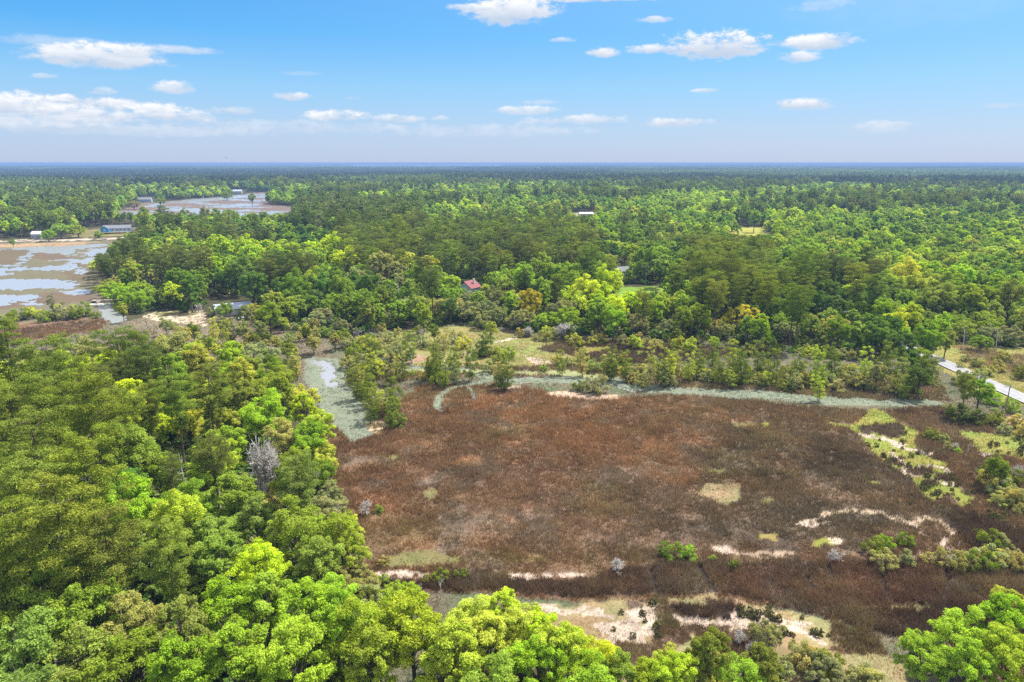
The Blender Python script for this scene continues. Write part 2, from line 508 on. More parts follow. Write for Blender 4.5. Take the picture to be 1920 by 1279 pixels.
# lime green paths of short grass on the marsh's east side
poly([(1628, 771), (1650, 766), (1700, 798), (1728, 815), (1716, 832), (1742, 850), (1745, 862), (1775, 868), (1792, 884), (1794, 912), (1802, 925), (1834, 937), (1808, 954), (1798, 950), (1782, 928), (1752, 948), (1712, 905), (1690, 890),
      (1664, 876), (1645, 855), (1625, 832), (1605, 816), (1588, 805), (1546, 797), (1562, 793), (1600, 800), (1618, 790)], LIME, 2, .7)
for a in [(1670, 808, 27, 13), (1630, 808, 20, 7), (1720, 883, 36, 7), (1774, 900, 15, 7), (1682, 866, 16, 9), (1648, 800, 10, 3), (1742, 908, 12, 6), (1760, 852, 35, 5)]:
    oval(*a, DKBROWN, 1, .5)
line([(1612, 816), (1650, 822), (1672, 828), (1690, 840), (1742, 850)], .7, SAND, 3, .5)
oval(1686, 834, 14, 5, SAND, 3, .5)
line([(1672, 848), (1690, 864), (1702, 874), (1692, 888), (1745, 895), (1770, 908), (1790, 912), (1788, 892), (1775, 878), (1752, 874), (1702, 876)], .45, SAND, 3, .4)
poly([(1790, 808), (1850, 812), (2000, 818), (2300, 850), (2300, 900), (1920, 862), (1862, 856), (1830, 842)], (0.16, 0.16, 0.044), 2, 1)
oval(1850, 854, 12, 5, SAND, 3, .5)
oval(1865, 975, 26, 8, LIME, 2, .6)
oval(1843, 966, 8, 5, LIME, 2, .6)
# road verges
poly([(1740, 650), (1800, 645), (2000, 660), (2300, 720), (2300, 840), (1960, 775), (1880, 752), (1800, 715), (1760, 690)], (0.185, 0.17, 0.058), 2, 1)
poly([(1790, 650), (1920, 668), (2300, 720), (2300, 760), (1960, 720), (1830, 685)], (0.17, 0.135, 0.075), 1, 1.5)
oval(1730, 728, 26, 12, (0.17, 0.115, 0.08), 1)
oval(1880, 790, 45, 14, (0.30, 0.2, 0.15), 6)
# near dry meadow with bare sand
poly([(1010, 1135), (1120, 1128), (1240, 1120), (1330, 1112), (1420, 1135), (1540, 1160), (1620, 1190), (1660, 1235), (1700, 1250), (1680, 1400), (1200, 1400), (1080, 1290), (1050, 1200)], (0.205, 0.165, 0.088), 2, 1.2)
for a in [(1330, 1166, 150, 15), (1185, 1192, 75, 28), (1470, 1172, 60, 8), (1185, 1200, 48, 20), (1160, 1178, 30, 12), (1150, 1222, 28, 18), (1300, 1160, 65, 9), (1370, 1168, 80, 11), (1430, 1158, 36, 12), (1300, 1180, 50, 14), (1215, 1148, 44, 18), (1262, 1135, 30, 9), (1050, 1140, 50, 7), (1120, 1150, 30, 7), (1400, 1180, 60, 10), (1500, 1172, 30, 5)]:
    oval(*a, SAND, 3, 1.2, .35)
poly([(1220, 1108), (1250, 1108), (1262, 1160), (1290, 1205), (1225, 1208), (1232, 1160)], (0.105, 0.085, 0.05), 1, .7)
for a in [(1290, 1142, 60, 9), (1350, 1130, 30, 9), (1320, 1190, 60, 16), (1200, 1230, 60, 18), (1165, 1212, 14, 6), (1250, 1200, 30, 20), (1185, 1132, 8, 8), (1160, 1172, 6, 4), (1400, 1210, 70, 22), (1610, 1210, 50, 22)]:
    oval(*a, (0.125, 0.085, 0.062), 1, 1.3, .3)
line([(1470, 1175), (1510, 1185), (1545, 1205)], .4, SAND, 3, .4)
# tall dark rush along the near dike and ditch
poly([(705, 1092), (900, 1090), (1090, 1087), (1250, 1064), (1450, 1054), (1640, 1058), (1920, 1064), (2300, 1090), (2300, 1320), (1900, 1218), (1760, 1204), (1660, 1190), (1600, 1172), (1480, 1138), (1400, 1122), (1330, 1106), (1240, 1114), (1120, 1120), (940, 1112), (760, 1112)], TALL, 7, 1.2)
poly([(1760, 965), (1830, 958), (1860, 985), (1900, 1000), (2300, 1010), (2300, 1060), (1930, 1040), (1820, 1035), (1800, 1000)], TALL, 7, 1)
poly([(1250, 1140), (1330, 1132), (1385, 1142), (1360, 1158), (1290, 1152)], TALL, 7, 1)
poly([(1560, 1172), (1640, 1188), (1650, 1215), (1590, 1225), (1555, 1200)], TALL, 7, 1)
poly([(1470, 985), (1500, 1010), (1490, 1035), (1455, 1028)], DKBROWN, 1, 1)
for pts in (((1310, 1066), (1322, 1085), (1340, 1108)), ((1505, 1060), (1512, 1090), (1518, 1108)), ((1650, 1060), (1652, 1100), (1668, 1125)), ((1772, 1066), (1778, 1100), (1760, 1128)), ((1225, 1075), (1232, 1110)), ((1556, 1062), (1560, 1090))):
    line(pts, .6, (0.035, 0.028, 0.022), 0, .5)  # gullies: the shade of their depth is painted as dark colour
poly([(1668, 1138), (1740, 1131), (1752, 1140), (1705, 1151), (1676, 1149)], OLIVE, 2, .8)

SPOTS = [  # broad changes of the rush colour: u, v, ru, rv, colour, weight
    (1130, 830, 200, 60, (0.22, 0.115, 0.066), .7), (900, 760, 200, 50, (0.185, 0.105, 0.058), .6), (1050, 770, 130, 30, (0.21, 0.115, 0.066), .5),
    (1540, 860, 280, 120, (0.092, 0.072, 0.052), .95), (1430, 990, 320, 70, (0.098, 0.078, 0.058), .85), (1700, 880, 200, 120, (0.088, 0.066, 0.051), .6), (700, 930, 90, 110, (0.13, 0.07, 0.042), .6),
    (1080, 950, 200, 70, (0.19, 0.125, 0.095), .5), (850, 1010, 130, 50, (0.135, 0.09, 0.05), .7), (1700, 1100, 300, 60, (0.115, 0.066, 0.05), .8), (1250, 1095, 300, 30, (0.15, 0.09, 0.062), .6),
    (1290, 880, 40, 70, (0.22, 0.12, 0.078), .5), (960, 900, 160, 40, (0.14, 0.08, 0.055), .5), (1200, 1010, 200, 30, (0.17, 0.115, 0.085), .5)]


def zone(x, y):
    """ground colour and code at points x, y"""
    n = len(x)
    col = np.empty((n, 3))
    col[:] = FLOOR
    code = np.zeros(n, np.int8)
    r = np.hypot(x, y)
    g = np.clip(r / 200, 0.6, 4)
    w1 = (fbm(x, y, 7.0, 3) - .5) * 2
    w2 = (fbm(x, y, 7.0, 23) - .5) * 2
    f1 = (fbm(x, y, 1.4, 43, 3) - .5) * 2
    f2 = (fbm(x, y, 1.4, 63, 3) - .5) * 2
    for kind, pts, c, cd, warp, w in Z:
        k = warp * np.minimum(g, 2.2)
        xx = x + (w1 * 2.2 + f1 * 1.4) * k
        yy = y + (w2 * 2.2 + f2 * 1.4) * k
        if kind == 'p':
            m = inside(pts, xx, yy)
        else:
            m = dist_line(pts, xx, yy) < w * (1.35 if cd == 3 else 1.0) * (0.55 + 0.9 * fbm(x, y, 5.0, 91, 2))
        if cd == 5 and warp >= 1.0:
            q = 1.0 if pts[:, 1].min() < 620 else 3.0
            ca, sa = .94, .34
            rx, ry = (x * ca + y * sa) + w1 * 9 * q, (y * ca - x * sa) + w2 * 9 * q
            m &= fbm(rx * .45, ry, 11.0 * q, 211, 4) < .68
        elif cd == 5 and warp > .7:
            m &= fbm(x, y, 4.0, 213, 4) < .60
        if cd == 3:
            m &= (fbm(x, y, 1.5, 131, 3) + .35 * (fbm(x, y, .5, 133, 2) - .5)) > .33
        col[m] = c
        code[m] = cd
    # broad colour of the rush
    u, v, f = proj(x, y, 0)
    m = (code == 1) | (code == 7)
    for su, sv, ru, rv, c, wt in SPOTS:
        uu = u + w1 * ru * .8
        vv = v + w2 * rv * .8
        q = wt * np.exp(-1.3 * (((uu - su) / ru) ** 2 + ((vv - sv) / rv) ** 2)) * m
        col += (np.array(c) - col) * q[:, None]
    pa = np.clip((fbm(x, y, 16, 141, 4) - .5) * 5, 0, 1) * m
    col += (np.array([.125, .100, .055]) - col) * (pa * .55)[:, None]
    pa = np.clip((fbm(x, y, 9, 151, 4) - .56) * 6, 0, 1) * m
    col += (col * np.array([1.5, 1.35, 1.3]) - col) * (pa * .5)[:, None]
    pa = np.clip((fbm(x, y, 5, 161, 4) - .6) * 7, 0, 1) * m
    col += (col * .55 - col) * (pa * .6)[:, None]
    sp = np.clip((fbm(x, y, 2.2, 171, 3) - .5) * 3, -.5, .6) * (code == 3)
    col *= (1 - .45 * np.maximum(sp, 0) + .2 * np.minimum(sp, 0))[:, None]
    big = fbm(x, y, 11, 5, 4)
    fine = fbm(x, y, 1.1, 7, 3)
    grey = np.clip((fbm(x, y, 6, 77, 4) - .54) * 5, 0, 1) * m
    col += (col.mean(1, keepdims=True) * np.array([1.35, 1.12, .95]) - col) * (grey * .55)[:, None]
    k = 0.62 + 0.5 * big + 0.42 * (fine - .5) + np.where(m, .10, .06)
    k = np.where(code == 4, .9 + .3 * (k - .8), k)
    col = col * k[:, None]
    # lichen-like greenish drift in short grass
    sg = (code == 2)
    gr = (fbm(x, y, 4, 55, 3) - .45) * sg
    col += np.array([-.10, .03, -.02]) * (gr * .9)[:, None] * col.mean(1, keepdims=True) * 6
    # sand shows through short grass here and there
    return np.clip(col, .008, .8), code


def build_ground():
    da = math.radians(0.16)
    ang = np.arange(math.radians(-62), math.radians(62), da)
    rr = [24.0]
    while rr[-1] < 420:
        rr.append(rr[-1] * 1.0042)
    while rr[-1] < 3000:
        rr.append(rr[-1] * 1.009)
    while rr[-1] < 26000:
        rr.append(rr[-1] * 1.05)
    rr = np.array(rr)
    A, R = np.meshgrid(ang, rr)
    x = (R * np.sin(A)).ravel()
    y = (R * np.cos(A)).ravel()
    col, code = zone(x, y)
    z = (fbm(x, y, 9, 31, 3) - .5) * .35
    z = np.where(code == 1, z * 1.6 + (fbm(x, y, 3.5, 37, 3) - .5) * .5, z)
    z = np.where((code == 1) | (code == 7), z + .12, z)
    z = np.where(code == 7, z + .35 * fbm(x, y, 6, 191, 3), z)
    z = np.where(code == 5, -1.0, z)
    z = np.where(code == 3, z - .05, z)
    na, nr = len(ang), len(rr)
    idx = np.arange(na * nr).reshape(nr, na)
    f = np.stack([idx[:-1, 1:], idx[:-1, :-1], idx[1:, :-1], idx[1:, 1:]], -1).reshape(-1, 4)
    me = mesh_np('ground', np.stack([x, y, z], 1), f[:, ::-1], smooth=True)
    a = me.attributes.new('soil', 'FLOAT_COLOR', 'POINT')
    c = np.ones((len(x), 4), np.float32)
    c[:, :3] = col
    a.data.foreach_set('color', c.ravel())
    m, N, out = new_mat('ground')
    soil = N.n('ShaderNodeAttribute', attribute_name='soil').outputs['Color']
    co = N.n('ShaderNodeNewGeometry').outputs['Position']
    n1 = N.n('ShaderNodeTexNoise', i={'Vector': co, 'Scale': 1.7, 'Detail': 8.0, 'Roughness': 0.72}).outputs[0]
    n2 = N.n('ShaderNodeTexNoise', i={'Vector': co, 'Scale': 0.5, 'Detail': 6.0, 'Roughness': 0.65}).outputs[0]
    f_ = N.n('ShaderNodeMapRange', i={'Value': N.m('ADD', N.m('MULTIPLY', n1, .65), N.m('MULTIPLY', n2, .35)), 'From Min': .3, 'From Max': .7, 'To Min': .76, 'To Max': 1.22}).outputs[0]
    cc = N.mix(1.0, soil, N.n('ShaderNodeCombineColor', i={0: f_, 1: f_, 2: f_}).outputs[0], 'MULTIPLY')
    bp = N.n('ShaderNodeBump', i={'Strength': .7, 'Distance': .25, 'Height': n1})
    b = N.n('ShaderNodeBsdfDiffuse', i={'Color': cc, 'Normal': bp.outputs[0]})
    N.t.links.new(b.outputs[0], out.inputs[0])
    o = link('ground', me, None, [m])
    tag(o, kind='structure')
    # water of the creeks
    m, N, out = new_mat('creek_water')
    co = N.n('ShaderNodeNewGeometry').outputs['Position']
    n1 = N.n('ShaderNodeTexNoise', i={'Vector': co, 'Scale': .8, 'Detail': 4.0}).outputs[0]
    bp = N.n('ShaderNodeBump', i={'Strength': .25, 'Distance': .08, 'Height': n1})
    b = N.n('ShaderNodeBsdfPrincipled', i={'Base Color': (0.20, 0.205, 0.215, 1), 'Roughness': .22, 'IOR': 1.33, 'Specular IOR Level': .9, 'Normal': bp.outputs[0]})
    N.t.links.new(b.outputs[0], out.inputs[0])
    v = [(-4000, 60, -.32), (1500, 60, -.32), (4000, 4500, -.32), (-4000, 4500, -.32)]
    tag(link('creek_water', mesh_np('creek_water', np.array(v), np.array([[0, 1, 2, 3]])), None, [m]), kind='structure')
    # the wide river on the horizon
    v = []
    for uu, dd in ((650, 9000), (1015, 9000), (1015, 26000), (660, 26000)):
        rx, ry, rz = ray(uu, 312)
        v.append((rx / ry * dd, dd, .5))
    v = np.array(v)
    tag(link('river_water', mesh_np('river_water', v, np.array([[0, 1, 2, 3]])), None, [m]), kind='structure')


build_ground()


# ------------------------------------------------------------------ grass and rush
def build_grass():
    # candidates spread evenly over the open land
    specs = []
    n = 380000
    # area: sample in polar coordinates with more near the camera
    r = 58 * (340 / 58) ** RNG.random(n)
    a = RNG.uniform(math.radians(-42), math.radians(42), n)
    x, y = r * np.sin(a), r * np.cos(a)
    col, code = zone(x, y)
    for name, cd, hgt, wid, nb, keep, lab in (('rush_grass', 1, .72, .06, 6, 1.0, None), ('tall_rush', 7, 1.2, .07, 7, 1.0, None), ('short_grass', 2, .24, .06, 3, .5, None), ('cordgrass', 4, .22, .05, 3, .4, None), ('wrack_grass', 6, .35, .07, 3, .5, None), ('beach_grass', 3, .30, .05, 3, .28, None)):
        m = (code == cd) & (RNG.random(n) < keep)
        xs, ys, cs, rs = x[m], y[m], col[m], r[m]
        k = len(xs)
        if not k:
            continue
        V, F, C, T = [], [], [], []
        big = np.clip(rs / 120, .7, 2.2)
        lum = fbm(xs, ys, 3.2, 99, 3)
        for b in range(nb):
            ph = RNG.uniform(0, 6.283, k)
            hh = hgt * RNG.uniform(.55, 1.25, k) * (.45 + 1.1 * lum) * np.clip(big, .8, 1.4)
            ww = wid * big * RNG.uniform(.7, 1.3, k)
            lean = RNG.uniform(.15, .75, k) * hh
            la = RNG.uniform(0, 6.283, k)
            bx, by = xs + RNG.normal(0, .22, k) * big, ys + RNG.normal(0, .22, k) * big
            dx, dy = np.cos(ph) * ww, np.sin(ph) * ww
            z0 = np.zeros(k) - .05 + (.1 if cd == 7 else 0)
            p0 = np.stack([bx - dx, by - dy, z0], 1)
            p1 = np.stack([bx + dx, by + dy, z0], 1)
            p2 = np.stack([bx + np.cos(la) * lean, by + np.sin(la) * lean, hh + (.1 if cd == 7 else 0)], 1)
            V.append(np.stack([p0, p1, p2], 1).reshape(-1, 3))
            C.append(np.clip(cs * (.72 + .56 * lum)[:, None] * (RNG.uniform(.92, 1.25, (k, 1)) if cd == 4 else RNG.uniform(.85, 1.6, (k, 1))) * RNG.uniform(.95, 1.05, (k, 3)) * (.5 if cd == 3 else 1.02 if cd == 4 else 1.2), 0, 1))  # hollows painted darker: their shade goes into the blade colour
            T.append(RNG.uniform(.3, .7, k))
        V = np.concatenate(V)
        F = np.arange(len(V)).reshape(-1, 3)
        me = mesh_np(name, V, F, fcol=np.concatenate(C), ftone=np.concatenate(T))
        tag(link(name, me, None, [M_GRASS]), kind='stuff')


build_grass()


# ------------------------------------------------------------------ tree prototypes
def tube(path, radii, sides=6):
    path = np.asarray(path, float)
    n = len(path)
    V = []
    for i in range(n):
        d = path[min(i + 1, n - 1)] - path[max(i - 1, 0)]
        d /= np.linalg.norm(d) + 1e-9
        a = np.cross(d, (0.3, 0.9, 0.17) if abs(d[2]) > .7 else (0, 0, 1))
        a /= np.linalg.norm(a) + 1e-9
        b = np.cross(d, a)
        t = np.arange(sides) * 2 * math.pi / sides
        V.append(path[i] + radii[i] * (np.cos(t)[:, None] * a + np.sin(t)[:, None] * b))
    V = np.concatenate(V)
    F = []
    for i in range(n - 1):
        for s in range(sides):
            s2 = (s + 1) % sides
            F.append((i * sides + s, i * sides + s2, (i + 1) * sides + s2, (i + 1) * sides + s))
    return V, np.array(F)


class Bag:
    def __init__(s):
        s.V, s.F, s.n = [], [], 0

    def add(s, V, F):
        s.V.append(V)
        s.F.append(F + s.n)
        s.n += len(V)

    def mesh(s, name, **kw):
        return mesh_np(name, np.concatenate(s.V), np.concatenate(s.F), **kw)


def kites(pos, nrm, size, aspect, rng, droop=0.0, along=None):
    """one small folded leaf spray (kite) per point"""
    n = len(pos)
    nrm = nrm / (np.linalg.norm(nrm, axis=1, keepdims=True) + 1e-9)
    if along is None:
        along = rng.normal(size=(n, 3))
    t = along - nrm * (along * nrm).sum(1, keepdims=True)
    t /= np.linalg.norm(t, axis=1, keepdims=True) + 1e-9
    b = np.cross(nrm, t)
    L = size[:, None]
    W = L / aspect
    p0 = pos - t * L * .5
    p2 = pos + t * L * .5 - np.array([0, 0, 1]) * (L * droop)
    p1 = pos + b * W * .5 + nrm * L * .08
    p3 = pos - b * W * .5 + nrm * L * .08
    V = np.stack([p0, p1, p2, p3], 1).reshape(-1, 3)
    return V, np.arange(4 * n).reshape(-1, 4)


def blob_leaves(blobs, count, rng, flat=.75, shell=.55, up=.35, jit=.55):
    """points on clumps; blobs: (x, y, z, r)"""
    blobs = np.asarray(blobs)
    w = blobs[:, 3] ** 2
    pick = rng.choice(len(blobs), count, p=w / w.sum())
    d = rng.normal(size=(count, 3))
    d[:, 2] = d[:, 2] + up
    d /= np.linalg.norm(d, axis=1, keepdims=True)
    rad = blobs[pick, 3] * (1 - shell * rng.random(count) ** 1.6)
    bump = 1 + .16 * np.sin(d[:, 0] * 7 + pick) * np.sin(d[:, 1] * 7 + pick * 2) + rng.normal(0, .06, count)
    off = d * (rad * bump)[:, None]
    off[:, 2] *= flat
    pos = blobs[pick, :3] + off
    nrm = d * .75 + rng.normal(0, jit, (count, 3)) + np.array([0, 0, .3])
    return pos, nrm, pick


def crown_mesh(name, blobs, count, size, aspect, rng, flat=.75, shell=.55, up=.35, droop=.1, along=None, jit=.55, var=.45):
    pos, nrm, pick = blob_leaves(blobs, count, rng, flat, shell, up, jit)
    sz = size * rng.uniform(.6, 1.35, count)
    bt = rng.random(len(blobs))
    tone = np.clip(bt[pick] * .5 + .25 - var * .5 + .25 * (1 - var) + rng.random(count) * var, 0, 1)
    al = None
    if along is not None:
        al = along(pos, rng)
    V, F = kites(pos, nrm, sz, aspect, rng, droop, al)
    return V, F, tone


def lobed(rng, lobes, nsub, rs):
    """every lobe carries a handful of small leaf clumps, mostly on its upper and outer side"""
    out = []
    for (x, y, z, r) in lobes:
        k = max(4, int(nsub * rng.uniform(.6, 1.3)))
        d = rng.normal(size=(k, 3)) + np.array([x * .12, y * .12, .55])
        d /= np.linalg.norm(d, axis=1, keepdims=True)
        for q in d:
            rr = r * rng.uniform(.55, 1.08)
            out.append((x + q[0] * rr, y + q[1] * rr, z + q[2] * rr * .85, r * rng.uniform(rs[0], rs[1])))
    return out


def broadleaf(rng, h=13., cr=4.3, base=.24):
    """deciduous tree: uneven dome of lobes, each broken into small clumps"""
    lobes = []
    zc = h * (base + 1) / 2
    hz = h * (1 - base) / 2
    lean = rng.normal(0, .45, 2)
    n = 17
    ga = 2.39996
    for i in range(n):
        t = (i + .5) / n
        zz = 1 - 1.7 * t
        ring = math.sqrt(max(0, 1 - zz * zz))
        a = i * ga + rng.uniform(-.5, .5)
        rr = cr * ring * rng.uniform(.45, .88)
        br = cr * rng.uniform(.26, .40)
        lobes.append((math.cos(a) * rr + lean[0] * zz, math.sin(a) * rr + lean[1] * zz, zc + zz * hz * rng.uniform(.55, .86), br))
    tb = Bag()
    top = np.array([lean[0] * .5, lean[1] * .5, h * .8])
    tb.add(*tube([(0, 0, -.3), (lean[0] * .1, lean[1] * .1, h * .2), (lean[0] * .3, lean[1] * .3, h * .5), top], [.32, .24, .16, .05], 6))
    blobs = lobed(rng, lobes, 9, (.30, .55))
    for lb in lobes:
        b = np.array(lb[:3])
        st = np.array([0, 0, max(h * .16, b[2] * .55)])
        tb.add(*tube([st, (st + b) / 2 + np.array([0, 0, -.2]), b], [.12, .08, .035], 4))
        for _k in range(3):
            e = b + rng.normal(0, 1, 3) * lb[3] * .75 + np.array([0, 0, lb[3] * .35])
            tb.add(*tube([b, e], [.035, .012], 3))
    return blobs, tb


def oak(rng, h=10.5, cr=6.6):
    """spreading live oak: wide low dome on forked limbs"""
    lobes = []
    n = 26
    for i in range(n):
        t = (i + .5) / n
        zz = 1 - 1.25 * t
        ring = math.sqrt(max(0, 1 - zz * zz))
        a = i * 2.39996 + rng.uniform(-.5, .5)
        rr = cr * ring * rng.uniform(.5, .92)
        lobes.append((math.cos(a) * rr, math.sin(a) * rr, h * .42 + zz * h * .46 * rng.uniform(.65, 1.0), cr * rng.uniform(.17, .28)))
    tb = Bag()
    tb.add(*tube([(0, 0, -.3), (.1, 0, 1.2), (0, .1, 2.4)], [.55, .42, .36], 7))
    blobs = lobed(rng, lobes, 8, (.32, .55))
    for k, lb in enumerate(lobes):
        b = np.array(lb[:3])
        if k % 2 == 0:
            st = np.array([0, 0, 2.2])
            mid = st + (b - st) * .5 + np.array([rng.normal(0, .5), rng.normal(0, .5), -.3])
            tb.add(*tube([st, mid, b], [.24, .14, .05], 5))
        for _k in range(3):
            e = b + rng.normal(0, 1, 3) * lb[3] * .8 + np.array([0, 0, lb[3] * .3])
            tb.add(*tube([b, e], [.045, .014], 3))
    return blobs, tb


def pine(rng, h=21., cr=3.9, base=.46, narrow=1.0):
    """loblolly pine: bare trunk, tiers of feathery plates in the upper half"""
    blobs = []
    tb = Bag()
    lean = rng.normal(0, .5, 2)
    pth = [(0, 0, -.3), (lean[0] * .3, lean[1] * .3, h * .35), (lean[0] * .8, lean[1] * .8, h * .75), (lean[0], lean[1], h * .98)]
    tb.add(*tube(pth, [.27, .21, .12, .03], 6))
    tiers = 13
    for i in range(tiers):
        t = i / (tiers - 1)
        z = h * (base + (1 - base) * (.04 + .93 * t))
        prof = math.sin(math.pi * min(1, (.2 + .78 * (1 - t)))) ** .7
        R = cr * (.25 + .85 * prof) * narrow
        nb = int(rng.integers(3, 5)) if t < .8 else 3
        a0 = rng.uniform(0, 6.28)
        for k in range(nb):
            a = a0 + k * 6.283 / nb + rng.uniform(-.55, .55)
            rr = R * rng.uniform(.5, 1.08)
            c = np.array([lean[0] * z / h, lean[1] * z / h, z])
            e = c + np.array([math.cos(a) * rr, math.sin(a) * rr, rng.uniform(-.2, .9)])
            tb.add(*tube([c - np.array([0, 0, .35]), e], [.06, .02], 3))
            # needle pads along the outer branch, with bare wood between them
            for q in range(2):
                f = 1 - q * .36
                side = rng.normal(0, .32 * R * .5, 2)
                p = c + (e - c) * f
                blobs.append((p[0] + side[0], p[1] + side[1], p[2] + rng.uniform(.0, .35), (R * .20 + .34) * rng.uniform(.7, 1.25)))
    blobs.append((lean[0], lean[1], h * .965, cr * .17))
    for i in range(6):      # dead stubs below the crown
        a = rng.uniform(0, 6.28)
        z = h * rng.uniform(.25, base + .08)
        L = rng.uniform(.9, 2.2)
        tb.add(*tube([(0, 0, z), (math.cos(a) * L, math.sin(a) * L, z + .2)], [.045, .015], 3))
    return blobs, tb


def shrub(rng, h=3.6, cr=2.2):
    """low bush of many stems, loose and uneven"""
    blobs = []
    tb = Bag()
    for i in range(30):
        a = i * 2.39996 + rng.uniform(-.4, .4)
        rr = cr * math.sqrt(rng.random()) * .9
        z = h * rng.uniform(.12, .95) * (1 - .45 * (rr / cr) ** 2)
        blobs.append((math.cos(a) * rr, math.sin(a) * rr, z, cr * rng.uniform(.12, .27)))
        tb.add(*tube([(math.cos(a) * .15, math.sin(a) * .15, -.15), (math.cos(a) * rr * .6, math.sin(a) * rr * .6, z * .6), (math.cos(a) * rr * 1.05, math.sin(a) * rr * 1.05, z * 1.04 + .15)], [.05, .035, .012], 4))
    return blobs, tb


def sapling(rng, h=7.5, cr=1.9):
    """young loose tree: a few thin stems with separate upswept sprays, no clean outline"""
    blobs = []
    tb = Bag()
    stems = int(rng.integers(1, 4))
    for q in range(stems):
        bx, by = (rng.normal(0, .55, 2) if q else (0, 0))
        hh = h * (1 if q == 0 else rng.uniform(.55, .85))
        lx, ly = rng.normal(0, .5, 2)
        tb.add(*tube([(bx, by, -.2), (bx + lx * .4, by + ly * .4, hh * .5), (bx + lx, by + ly, hh * .97)], [.09, .06, .015], 5))
        for i in range(20):
            t = (i + rng.random()) / 20
            z = hh * (.12 + .86 * t)
            R = cr * (.35 + .65 * math.sin(math.pi * (.12 + .8 * (1 - t)))) * rng.uniform(.45, 1.1)
            a = i * 2.39996 + rng.uniform(-.6, .6)
            px, py = bx + lx * t + math.cos(a) * R * .75, by + ly * t + math.sin(a) * R * .75
            blobs.append((px, py, z + .2, rng.uniform(.28, .58)))
            tb.add(*tube([(bx + lx * t, by + ly * t, z - .2), (px, py, z + .2)], [.025, .01], 3))
    return blobs, tb


def dead(rng, h=7., spread=3.2, depth=4, many=4, lo=.35):
    """leafless tree, all fine grey twigs"""
    tb = Bag()

    def grow(p, d, L, r, lev):
        q = p + d * L
        m = (p + q) / 2 + rng.normal(0, L * .06, 3)
        tb.add(*tube([p, m, q], [r, r * .82, r * .6], 5 if lev > 2 else 3))
        if lev <= 0:
            return
        for k in range(many if lev > 1 else 3):
            nd = d + rng.normal(0, .62, 3) * np.array([1, 1, .75]) + np.array([0, 0, .08])
            nd /= np.linalg.norm(nd)
            s = p + d * L * rng.uniform(.45, 1.0)
            grow(s, nd, L * rng.uniform(.5, .8), max(r * .58, .026), lev - 1)
    for k in range(3):
        a = rng.uniform(0, 6.28)
        d = np.array([math.cos(a) * .45 * spread / h * 1.6, math.sin(a) * .45 * spread / h * 1.6, 1.0])
        d /= np.linalg.norm(d)
        grow(np.array([0, 0, -.2]), d, h * lo, .16, depth)
    return tb


def snag(rng, h=8.):
    tb = Bag()
    tb.add(*tube([(0, 0, -.3), (.15, .05, h * .5), (.05, .2, h)], [.13, .10, .03], 6))
    for k in range(7):
        z = h * rng.uniform(.45, .95)
        a = rng.uniform(0, 6.28)
        L = rng.uniform(.5, 1.7)
        e = np.array([math.cos(a) * L, math.sin(a) * L, z + L * rng.uniform(.2, .9)])
        tb.add(*tube([(.1, .1, z), e], [.045, .012], 3))
        e2 = e + np.array([rng.normal(0, .4), rng.normal(0, .4), .5])
        tb.add(*tube([(np.array([.1, .1, z]) + e) / 2, e2], [.02, .008], 3))
    return tb


up_sweep = lambda pos, rng: rng.normal(0, .55, (len(pos), 3)) + np.array([0, 0, .55]) + np.concatenate([pos[:, :2] * .12, np.zeros((len(pos), 1))], 1)

SPEC = {  # kind: (builder, base height, base radius, leaves near / mid / far, leaf size near / mid / far, aspect, flat)
    'broadleaf_tree': (broadleaf, 13.0, 4.8, (20000, 4000, 480), (.27, .56, 1.6), 1.6, .8),
    'live_oak': (oak, 10.5, 7.2, (24000, 4800, 620), (.28, .62, 1.75), 1.7, .75),
    'pine_tree': (pine, 21.0, 4.6, (16000, 3400, 480), (.38, .76, 1.8), 4.0, .42),
    'shrub': (shrub, 3.6, 2.4, (3600, 900, 200), (.22, .42, .95), 1.8, .85),
    'sapling': (sapling, 7.5, 2.1, (3000, 800, 200), (.30, .56, 1.1), 3.2, .75),
}
PROTO = {}
NVAR = {'broadleaf_tree': 5, 'live_oak': 4, 'pine_tree': 5, 'shrub': 4, 'sapling': 4}


